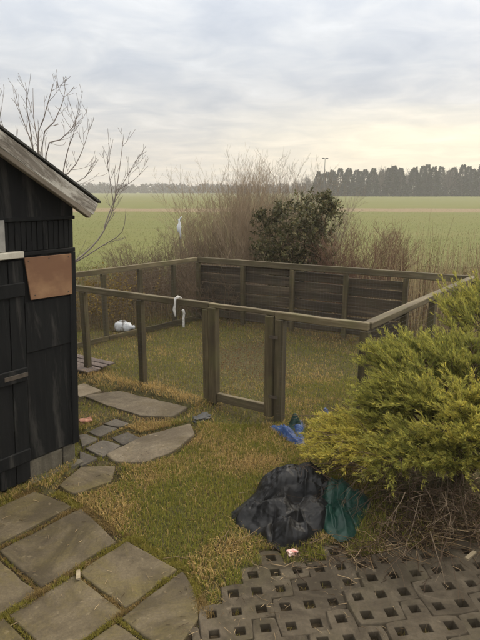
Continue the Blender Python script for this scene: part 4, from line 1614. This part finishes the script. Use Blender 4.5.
bare_shrub(338, 9.4, .95, 1.2, RED, 46, 'low reddish brush below the right side of the evergreen bush', 12, GRP, up=.1, fan=.8)

bare_shrub(118, 9.6, .85, 1.5, DRK, 60, 'low dark bramble behind the left rear side, next to the canister', 13, GRP, up=.05, fan=1.0)
bare_shrub(172, 9.9, .9, 1.5, DRK, 70, 'low dark bramble behind the left rear side, near the rear corner post', 14, GRP, up=.05, fan=1.0)
bare_shrub(222, 9.5, .95, 1.3, DRK, 80, 'low dark bramble filling the open bay beside the rear corner post', 15, GRP, up=.05, fan=1.0)
bare_shrub(208, 13.0, 2.1, 1.3, TAN, 60, 'tan shrub forming the left shoulder of the tall thicket', 17, GRP)
bare_shrub(256, 11.4, 2.5, 1.3, TAN, 80, 'tan shrub in front of the tall thicket, touching the evergreen bush', 18, GRP, up=.5, fan=.4)

# yellow leaved weeds by the shed corner, behind the rear rail
tb = Tubes(); rd = random.Random(5)
LV, LT, LC = [], [], []


def leaf_quad(LV, LT, LC, p, d, L, w, col, rd):
    d = d.normalized()
    s = d.cross(rand_unit())
    if s.length < .1: s = d.orthogonal()
    s.normalize(); nrm = d.cross(s)
    o = len(LV)
    m = p + d * L * .5 + nrm * (L * .06)
    LV.extend([p, m + s * w * .5, p + d * L, m - s * w * .5])
    LT.append((o, o + 1, o + 2, o + 3)); LC.extend([col] * 4)


wb = Vector((XAT(100, 9.0, .5), 9.0, 0))
for i in range(110):
    p = wb + Vector((rd.gauss(0, .42), rd.gauss(0, .3), 0))
    h = rd.uniform(.5, 1.05)
    d = Vector((rd.gauss(0, .25), rd.gauss(0, .25), 1)).normalized()
    tip = p + d * h
    tb.add([p, p.lerp(tip, .5) + Vector((rd.gauss(0, .02), 0, 0)), tip], [.004, .003, .0015], (.14, .10, .055))
    for k in range(16):
        q = p.lerp(tip, rd.uniform(.25, 1.0))
        leaf_quad(LV, LT, LC, q, Vector((rd.gauss(0, 1), rd.gauss(0, 1), rd.gauss(.2, .6))), rd.uniform(.03, .07), rd.uniform(.015, .03),
                  tuple(Vector((.24, .165, .04)) * rd.uniform(.5, 1.15)), rd)
wd_ = empty('yellow_weeds', wb, 'clump of yellowing leafy weeds behind the rail beside the shed', 'weeds')
link('stems', tb.mesh('stems'), M['twig'], wd_)
link('leaves', mesh_np('leaves', np.array([tuple(v) for v in LV]), np.array(LT), np.array(LC)), M['leaf'], wd_)

# ------------------------------------------------------------------ evergreen bush behind the rear rail
rd = random.Random(12)
eb = Vector((XAT(300, 10.6, 0), 10.6, 0))
ev = empty('evergreen_bush', eb, 'dark green broadleaf evergreen bush behind the middle of the rear fence', 'bush')
lobes = [(322, 212, 26, .0), (305, 205, 19, .25), (330, 207, 12, -.2), (292, 222, 26, -.1), (268, 226, 20, .1), (318, 236, 26, -.25), (286, 244, 26, -.3), (264, 247, 17, -.15), (305, 224, 24, -.4), (325, 198, 10, 0), (281, 208, 12, .2), (260, 214, 8, .1), (272, 258, 20, -.2), (298, 258, 24, -.3), (322, 254, 20, -.3), (300, 272, 22, -.3), (275, 274, 18, -.2), (322, 270, 16, -.3)]
LV, LT, LC = [], [], []
tb = Tubes()
for (px, py, r, dz) in lobes:
    c = AT(px, py, 10.6 + dz); R = r / FPX * 10.6
    tb.add([eb + Vector((rd.gauss(0, .08), rd.gauss(0, .08), -.02)), eb.lerp(c, .5) + Vector((rd.gauss(0, .1), rd.gauss(0, .1), 0)), c], [.03, .02, .006], (.07, .055, .04), 5)
    for s in range(int(26 + 95 * R)):
        u = rand_unit(); 
        q = c + Vector((u.x * R, u.y * R * 1.15, u.z * R * .92)) * (rd.random() ** .4) * rd.uniform(.75, 1.12)
        if q.z < .15: continue
        axis_ = (u + Vector((0, 0, .7)) + rand_unit() * .5).normalized()
        tb.add([q - axis_ * .16, q], [.004, .002], (.07, .06, .035))
        tone = rd.uniform(.55, 1.35)
        for k in range(12):
            d = (axis_ * rd.uniform(.1, 1.1) + rand_unit()).normalized()
            base = Vector((.088, .088, .034)) if rd.random() < .6 else Vector((.17, .14, .065))
            leaf_quad(LV, LT, LC, q - axis_ * rd.uniform(0, .10) + rand_unit() * .015, d, rd.uniform(.05, .085), rd.uniform(.018, .032), tuple(base * tone * rd.uniform(.75, 1.25)), rd)
link('branches', tb.mesh('branches'), M['twig'], ev)
link('leaves', mesh_np('leaves', np.array([tuple(v) for v in LV]), np.array(LT), np.array(LC)), M['gloss_leaf'], ev)

# ------------------------------------------------------------------ bare tree behind the shed
rd = random.Random(21)
tD = 8.6
tbase = Vector((XAT(52, tD, 0), tD, 0))
tree = empty('bare_tree', tbase, 'slender bare sapling with upright shoots rising behind the shed roof', 'tree')
tb = Tubes(); tt = Tubes()
BK = (.22, .185, .16)
crotch = tbase + Vector((.03, 0, .9))
tt.add([tbase - UP * .05, tbase + Vector((.01, 0, .45)), crotch], [.06, .05, .042], (.13, .105, .085), 8)


def shoot(pxs, dz0, dz1, r, base_i=None, kids=6, start=None):
    pts = []
    n = len(pxs)
    for i, (x, y) in enumerate(pxs):
        pts.append(AT(x, y, tD + dz0 + (dz1 - dz0) * i / max(1, n - 1)))
    if start is not None: pts = [start] + pts
    # smooth by subdividing
    P = []
    for i in range(len(pts) - 1):
        p0 = pts[max(i - 1, 0)]; p1 = pts[i]; p2 = pts[i + 1]; p3 = pts[min(i + 2, len(pts) - 1)]
        for t in (0, .33, .67):
            t2, t3 = t * t, t * t * t
            P.append(.5 * ((2 * p1) + (-p0 + p2) * t + (2 * p0 - 5 * p1 + 4 * p2 - p3) * t2 + (-p0 + 3 * p1 - 3 * p2 + p3) * t3))
    P.append(pts[-1])
    m = len(P)
    r *= .7
    tb.add(P, [max(.003, r * (1 - .82 * i / (m - 1))) for i in range(m)], tuple(Vector(BK) * rd.uniform(.85, 1.15)), 5)
    for k in range(kids):
        i = rd.randint(int(m * .3), m - 2)
        d = (P[i + 1] - P[i]).normalized()
        ax = Matrix.Rotation(rd.uniform(0, 6.28), 3, d) @ d.orthogonal().normalized()
        nd = Matrix.Rotation(rd.uniform(.4, .9), 3, ax) @ d
        grow(tb, P[i], nd, rd.uniform(.18, .5), .0045, 1, BK, rd, .5, .2, 4, (1, 3), (.3, .6), (.4, .8), 3, .0028)


shoot([(36, 165), (26, 128), (14, 100)], 0, .2, .022, kids=5, start=crotch)
shoot([(34, 168), (18, 150), (3, 126), (0, 112)], 0, -.3, .018, kids=5, start=crotch)
shoot([(40, 160), (34, 120), (33, 88)], .1, .3, .02, kids=5, start=crotch)
shoot([(38, 150), (44, 118), (50, 96), (53, 84)], 0, .2, .022, kids=6, start=crotch)
shoot([(42, 148), (54, 122), (62, 104), (66, 86)], .1, .4, .02, kids=6, start=crotch)
shoot([(32, 140), (27, 110), (26, 86)], -.2, -.4, .016, kids=4, start=crotch)
shoot([(46, 156), (60, 140), (72, 128), (79, 113)], 0, .3, .02, kids=7, start=crotch)
shoot([(62, 180), (68, 150), (74, 132), (76, 116)], .2, .3, .018, kids=7, start=crotch)
shoot([(60, 190), (76, 164), (84, 146), (90, 126)], .1, .2, .018, kids=8, start=crotch)
shoot([(66, 196), (84, 178), (92, 170)], 0, .2, .014, kids=5, start=crotch)
shoot([(74, 262), (98, 240), (112, 212), (118, 180), (124, 134)], -.1, .2, .026, kids=9, start=crotch)
shoot([(104, 228), (116, 196), (128, 175), (136, 160)], .0, .3, .016, kids=7)
shoot([(76, 262), (102, 246), (122, 232), (126, 208)], -.2, -.4, .02, kids=3, start=crotch)
shoot([(114, 206), (110, 180), (107, 160)], .0, .0, .013, kids=5)
shoot([(118, 190), (134, 180), (148, 166)], .1, .4, .011, kids=3)
link('trunk', tt.mesh('trunk'), M['twig'], tree)
link('crown', tb.mesh('crown'), M['twig'], tree)


# ------------------------------------------------------------------ juniper
rd = random.Random(33)
jb = Vector((1.72, 3.75, .08))
jun = empty('juniper', jb, 'spreading lime green juniper with layered feathery shelves overhanging the pavers', 'juniper')
tb = Tubes()
NP, ND, NC, NL, NW = [], [], [], [], []        # needle sprays: position, direction, colour, length, width


def fan(tip, seed, wid=.34, yellow=.3, start=.35, dens=1.0, arch=.25):
    r2 = random.Random(seed)
    tip = Vector(tip)
    mid = jb.lerp(tip, .55) + Vector((r2.gauss(0, .05), r2.gauss(0, .05), arch * .6))
    P = []
    N = 22
    for i in range(N + 1):
        t = i / N
        P.append(jb * (1 - t) ** 2 + mid * 2 * t * (1 - t) + tip * t * t + Vector((r2.gauss(0, .006), r2.gauss(0, .006), r2.gauss(0, .006))))
    tb.add(P, [.012 * (1 - .85 * i / N) + .002 for i in range(N + 1)], (.10, .068, .045), 5)
    L = (tip - jb).length
    for i in range(int(N * start), N + 1):
        t = i / N
        d = (P[min(i + 1, N)] - P[max(i - 1, 0)]).normalized()
        sidev = d.cross(UP)
        if sidev.length < .1: sidev = Vector((1, 0, 0))
        sidev.normalize(); upv = sidev.cross(d)
        prof = math.sin(math.pi * min(1, max(.12, (t - start) / (1 - start) * .82 + .18))) ** .7
        for sg in (-1, 1):
            for rep in range(2):
                bl = wid * prof * r2.uniform(.45, 1.1)
                bd = (d * r2.uniform(.5, 1.0) + sidev * sg * r2.uniform(.6, 1.1) + upv * r2.uniform(-.15, .45)).normalized()
                b0 = P[i] + upv * r2.uniform(-.01, .02)
                ns = max(3, int(bl / .035))
                q = b0.copy(); bp_ = [q.copy()]
                for s in range(ns):
                    bd = (bd + d * .10 + Vector((r2.gauss(0, .10), r2.gauss(0, .10), r2.gauss(-.03, .08)))).normalized()
                    q = q + bd * (bl / ns)
                    bp_.append(q.copy())
                    u = (s + 1) / ns
                    for c in range(int(4.3 * dens + r2.random())):       # short secondary sprigs
                        sd = (bd + rand_unit() * .48 + UP * .22).normalized()
                        sl2 = r2.uniform(.028, .07) * (1.15 - .4 * u)
                        yl = min(1, max(0, yellow + .35 * (u - .5) + r2.gauss(0, .16)))
                        NP.append(q + rand_unit() * .008); ND.append(sd); NL.append(sl2); NC.append(yl); NW.append(r2.random())
                tb.add(bp_[::max(1, ns // 3)], [.0035, .0028, .002, .0015, .0012, .001][:len(bp_[::max(1, ns // 3)])], (.11, .08, .045), 3)


tips = []
# front-left golden lobe
for q in ((308, 452, 3.72), (318, 440, 3.85), (330, 432, 3.9), (326, 456, 3.6), (345, 448, 3.62), (352, 432, 3.8), (340, 420, 4.0), (362, 456, 3.5), (316, 428, 4.05)):
    tips.append((AT(*q), .30, .72))
# lower front
for q in ((378, 470, 3.3), (398, 462, 3.25), (385, 446, 3.45), (415, 452, 3.25), (432, 468, 3.1), (405, 436, 3.4), (440, 442, 3.2), (455, 462, 3.05)):
    tips.append((AT(*q), .30, .40))
# middle shelf
for q in ((362, 398, 4.0), (376, 386, 4.05), (392, 380, 4.0), (410, 384, 3.9), (428, 390, 3.8), (368, 414, 3.9), (380, 402, 3.95), (396, 400, 3.85), (418, 404, 3.7), (446, 400, 3.55), (432, 408, 3.6)):
    tips.append((AT(*q), .34, .34))
# upper shelf
for q in ((372, 360, 4.35), (386, 350, 4.4), (402, 344, 4.4), (418, 346, 4.3), (436, 342, 4.3), (454, 342, 4.25), (472, 344, 4.1), (396, 358, 4.2), (424, 360, 4.1), (450, 356, 4.05), (476, 362, 3.95), (490, 350, 4.1), (378, 350, 4.35), (410, 352, 4.3), (440, 350, 4.2)):
    tips.append((AT(*q), .34, .30))
# right side, towards and beyond the frame edge
for q in ((466, 396, 3.4), (476, 414, 3.2), (462, 428, 3.15), (484, 440, 3.0), (492, 396, 3.4), (500, 420, 3.2), (515, 380, 3.6), (530, 410, 3.4), (520, 450, 3.1), (470, 446, 3.0)):
    tips.append((AT(*q), .34, .50))
# tall plume at the right edge
for q in ((450, 304, 4.7), (462, 297, 4.75), (474, 290, 4.8), (470, 306, 4.7), (486, 286, 4.7), (484, 302, 4.6), (460, 312, 4.6), (500, 296, 4.6), (478, 314, 4.5)):
    tips.append((AT(*q), .30, .42))
for i, (t, w, y) in enumerate(tips):
    far = (t - jb).length
    plume = i >= len(tips) - 9
    fan(t, 100 + i, w, y, start=.80 if plume else (.60 if far > .7 else .4), arch=.22)
NP_, ND_ = np.array([tuple(v) for v in NP]), np.array([tuple(v) for v in ND])
NL_, NY = np.array(NL), np.array(NC)[:, None]
nn = len(NP_)
cA = np.array((.18, .205, .05)); cB = np.array((.40, .38, .085)); cC = np.array((.62, .51, .105))
colr = np.where(NY < .5, cA + (cB - cA) * NY * 2, cB + (cC - cB) * (NY - .5) * 2) * RNG.uniform(.7, 1.25, (nn, 1))
VV, TT, CC = [], [], []
per = 7
for k in range(per):
    # each sprig is a short axis with needles set along it
    t0 = RNG.uniform(0, .75, nn)[:, None]
    dv = ND_ + RNG.normal(0, .28, (nn, 3)); dv /= np.linalg.norm(dv, axis=1, keepdims=True)
    base = NP_ + ND_ * (NL_[:, None] * t0)
    ln = (NL_ * RNG.uniform(.35, .75, nn))[:, None]
    sd = np.cross(dv, RNG.normal(0, 1, (nn, 3))); sd /= np.maximum(np.linalg.norm(sd, axis=1, keepdims=True), 1e-6)
    w = RNG.uniform(.0014, .003, (nn, 1))
    v = np.stack([base - sd * w, base + sd * w, base + dv * ln], 1)
    VV.append(v.reshape(-1, 3)); CC.append(np.repeat(colr * RNG.uniform(.85, 1.15, (nn, 1)), 3, 0))
    TT.append(np.arange(nn * 3).reshape(-1, 3) + k * nn * 3)
link('foliage', mesh_np('foliage', np.concatenate(VV), np.concatenate(TT), np.concatenate(CC)), M['needle'], jun)
# dead inner twigs hanging under the shelves
for i in range(700):
    a = rd.uniform(2.3, 6.6); r = rd.uniform(.2, 1.05)
    p = jb + Vector((math.cos(a) * r, math.sin(a) * r * .9, rd.uniform(-.02, .36)))
    d = Vector((math.cos(a) + rd.gauss(0, .4), math.sin(a) + rd.gauss(0, .4), rd.uniform(-.5, .6)))
    grow(tb, p, d, rd.uniform(.15, .5), rd.uniform(.002, .005), 1, rd.choice([(.12, .08, .05), (.19, .14, .09), (.085, .058, .038)]), rd, -.1, .5, 4, (1, 3), (.3, .6), (.4, .9), 3, .0012)
link('branches', tb.mesh('branches'), M['twig'], jun)

def shed_mask_lite(x, y):
    return (x - P1.x) * WNRM.x + (y - P1.y) * WNRM.y < .06 and (x - P1.x) * WDIR.x + (y - P1.y) * WDIR.y > -.02


# fallen twigs, straw and needles under the juniper
tb = Tubes()
rd = random.Random(41)
for i in range(4200):
    x = rd.gauss(1.45, .55); y = rd.gauss(3.12, .30)
    if i % 3 == 0: x, y = rd.gauss(.95, .32), rd.gauss(2.98, .12)
    onp = bool(on_paver(np.array([x]), np.array([y]))[0])
    if onp and rd.random() < .85: continue
    z = .016 if onp else float(ground_z(np.array([x]), np.array([y]))[0]) + rd.uniform(.002, .05) * rd.random()
    if abs(x - gc_.x) < .18 and abs(y - gc_.y) < .3: continue
    a = rd.uniform(0, 6.28); L = rd.uniform(.05, .3) * (1 if rd.random() < .35 else .5)
    d = Vector((math.cos(a), math.sin(a), rd.gauss(0, .12)))
    c = Vector(rd.choice([(.17, .11, .055), (.30, .215, .12), (.09, .058, .034), (.06, .04, .025)])) * rd.uniform(.7, 1.15)
    p = Vector((x, y, z))
    bend = Vector((-d.y, d.x, 0)) * rd.gauss(0, .12 * L)
    r = rd.uniform(.0012, .0032)
    tb.add([p, p + d * L * .5 + bend, p + d * L], [r, r, r * .6], tuple(c))
for i in range(560):                             # straw and leaf bits blown over the paving and slabs
    if i % 2: x, y = rd.uniform(-.4, 1.5), rd.uniform(1.9, 3.0)
    else: x, y = rd.uniform(-1.9, .2), rd.uniform(2.2, 4.4)
    xa, ya = np.array([x]), np.array([y])
    if shed_mask_lite(x, y): continue
    z = .017 if on_paver(xa, ya)[0] else (.012 if any(in_poly(xa, ya, p)[0] for p in ALL_FLAGS) else None)
    if z is None: continue
    a = rd.uniform(0, 6.28); L = rd.uniform(.008, .06)
    d = Vector((math.cos(a), math.sin(a), rd.gauss(0, .05))); r = rd.uniform(.0007, .0016)
    p = Vector((x, y, z)); c = Vector(rd.choice([(.30, .215, .12), (.16, .11, .06), (.08, .055, .033), (.42, .31, .17)]))
    tb.add([p, p + d * L * .5 + Vector((0, 0, .002)), p + d * L], [r, r * 1.3, r * .6], tuple(c * rd.uniform(.6, 1.1)))
lt = link('twig_litter', tb.mesh('twig_litter'), M['twig'])
tag(lt, 'dead twigs and dry stalks littering the ground under the juniper', 'twigs', kind='stuff')

# ------------------------------------------------------------------ far trees
def far_tree_mesh(kind, seed):
    rd = random.Random(seed)
    h = 11.0
    LV, LT, LC = [], [], []
    tk = Tubes()
    tk.add([(0, 0, -.2), (rd.gauss(0, .1), rd.gauss(0, .1), h * .5), (0, 0, h * .93)], [.24, .16, .04], (.07, .058, .048), 6)
    if kind == 'conifer':
        n = 1900
        for i in range(n):
            t = rd.random() ** .95
            z = h * (.0 + 1.0 * t)
            lob = 1 + .30 * vn(z * 1.1, seed, 3)
            R = 3.3 * (1 - t) ** .85 * lob + .12
            a = rd.uniform(0, 6.283)
            R *= 1 + .55 * vn(math.cos(a) * 1.6, math.sin(a) * 1.6 + seed, z * .6)
            rr = R * math.sqrt(rd.uniform(.25, 1))
            p = Vector((math.cos(a) * rr, math.sin(a) * rr, z - rr * .22))
            d = Vector((math.cos(a), math.sin(a), rd.uniform(-.5, .25)))
            c = Vector((.020, .026, .015)) * rd.uniform(.75, 1.25)
            leaf_quad(LV, LT, LC, p, d + rand_unit() * .45, rd.uniform(.45, .95), rd.uniform(.28, .55), tuple(c), rd)
    else:
        for i in range(46):
            grow(tk, Vector((0, 0, h * rd.uniform(.12, .5))), Vector((rd.gauss(0, .8), rd.gauss(0, .8), 1)), h * rd.uniform(.3, .55), .07, 2, (.125, .10, .085), rd, .3, .4, 4, (4, 7), (.3, .55), (.3, .8), 3, .02)
        for i in range(260):
            u = rand_unit(); p = Vector((u.x * 3.0, u.y * 3.0, h * .58 + u.z * h * .38)) * 1.0
            leaf_quad(LV, LT, LC, p * rd.uniform(.7, 1.0), rand_unit(), rd.uniform(.3, .6), .07, (.12, .095, .08), rd)
    return tk.mesh('trunk'), mesh_np('crown', np.array([tuple(v) for v in LV]), np.array(LT), np.array(LC))


kinds = [('conifer', far_tree_mesh('conifer', s)) for s in (1, 2, 3, 4)] + [('bare', far_tree_mesh('bare', s)) for s in (5, 6)]
M['far_leaf'] = leafmat('far_tree_foliage', .8, 0, .1)
for kn, (tkm, crm) in kinds:
    tkm.materials.append(M['twig']); crm.materials.append(M['far_leaf'])
rd = random.Random(77)
lab = {'conifer': 'dark conifer in the far treeline across the field', 'bare': 'bare grey tree in the far treeline across the field'}


def far_tree(px, depth, top_py, kind):
    opts = [k for k in kinds if k[0] == kind]
    kn, (tkm, crm) = rd.choice(opts)
    x = XAT(px, depth, 2)
    h = AT(px, top_py, depth).z
    s = h / 11.0
    r = empty('conifer_tree' if kind == 'conifer' else 'bare_far_tree', (x, depth, 0), lab[kind], 'tree', 'conifers in the far treeline' if kind == 'conifer' else 'bare trees in the far treeline')
    Mx = Matrix.Translation((x, depth, 0)) @ Matrix.Rotation(rd.uniform(0, 6.28), 4, 'Z') @ Matrix.Diagonal((s * rd.uniform(.85, 1.2), s * rd.uniform(.85, 1.2), s, 1))
    link('trunk', tkm, None, r, Mx); link('crown', crm, None, r, Mx)


px = 318.0
while px < 560:
    far_tree(px, rd.uniform(196, 205), 170.5 - 5.5 * max(0, vn(px, 0, 0, .11)) - 4.5 * vn(px, 5, 0, .4) - 3.5 * float(sstep(330, 400, np.array(px))), 'conifer' if rd.random() < .86 else 'bare')
    px += rd.uniform(4.0, 9.0)
px = 322.0
while px < 555:
    far_tree(px, rd.uniform(210, 222), 173 - 3 * vn(px, 9, 0, .3) - 3 * float(sstep(330, 400, np.array(px))), 'conifer' if rd.random() < .7 else 'bare')
    px += rd.uniform(9, 14)
for px, tp in ((384, 164.5), (391, 165.5), (316, 176), (306, 174), (298, 178)):
    far_tree(px, 226, tp, 'bare')

# far wood on the left: reads as one low grey mass
LV, LT, LC = [], [], []
rd = random.Random(88)
tk = Tubes()
for i in range(620):
    depth = rd.uniform(370, 420)
    px = rd.uniform(-160, 330)
    x = XAT(px, depth, 2)
    h = (AT(px, 185.2, depth).z) * rd.uniform(.55, 1.1) * (1 + .35 * vn(px, 2, 0, .035))
    tk.add([(x, depth, 0), (x, depth, h * .8)], [.2, .08], (.10, .08, .07))
    for k in range(34):
        u = rand_unit()
        p = Vector((x + u.x * h * .42, depth + u.y * h * .42, h * .48 + u.z * h * .48))
        leaf_quad(LV, LT, LC, p, rand_unit() + UP * .5, rd.uniform(1.2, 2.8), rd.uniform(.7, 1.5), tuple(Vector((.075, .058, .05)) * rd.uniform(.6, 1.3)), rd)
v1 = np.array([tuple(v) for v in LV]); t1 = np.array(LT); c1 = np.array(LC)
v2 = np.array([tuple(v) for v in tk.V]); t2 = np.array(tk.Q) + len(v1); c2 = np.array(tk.C)
fw = link('far_woodland', mesh_np('far_woodland', np.concatenate([v1, v2]), np.concatenate([t1, t2]), np.concatenate([c1, c2])), M['far_leaf'])
tag(fw, 'hazy brown woodland along the far left edge of the field', 'woodland', kind='stuff')

# lamp on a tall pole by the treeline
lp = Vector((XAT(324, 170, 2), 170, 0))
lamp = empty('lamp_post', lp, 'tall thin lamp post standing out against the sky left of the conifers', 'lamp post')
zt = AT(324, 158.5, 170).z
tk = Tubes(); tk.add([lp - UP * .3, lp + UP * zt * .6, lp + UP * zt], [.15, .11, .07], (.11, .11, .11), 6)
link('pole', tk.mesh('pole'), M['twig'], lamp)
tk = Tubes()
for s in (-1, 1):
    tk.add([lp + UP * (zt - .1), lp + Vector((s * .55, 0, zt + .05)), lp + Vector((s * .95, 0, zt - .02))], [.06, .22, .12], (.10, .10, .10), 6)
link('lamp_head', tk.mesh('lamp_head'), M['twig'], lamp)

# ------------------------------------------------------------------ damp winter air
hm = bpy.data.materials.new('haze'); hm.use_nodes = True
hn = hm.node_tree.nodes; hn.clear()
ho = hn.new('ShaderNodeOutputMaterial'); hvn = hn.new('ShaderNodeVolumePrincipled')
hvn.inputs['Color'].default_value = (.93, .91, .88, 1)
hvn.inputs['Density'].default_value = .0011
hvn.inputs['Anisotropy'].default_value = .0
hm.node_tree.links.new(hvn.outputs[0], ho.inputs['Volume'])
x0, x1, y0, y1, z0, z1 = -640, 640, -60, 640, -1.4, 24
hb = link('haze', py_mesh('haze', [(x0, y0, z0), (x1, y0, z0), (x1, y1, z0), (x0, y1, z0), (x0, y0, z1), (x1, y0, z1), (x1, y1, z1), (x0, y1, z1)],
                          [(3, 2, 1, 0), (4, 5, 6, 7), (0, 1, 5, 4), (1, 2, 6, 5), (2, 3, 7, 6), (3, 0, 4, 7)]), hm)
tag(hb, 'thin winter haze hanging over the field and garden', 'haze', kind='stuff')
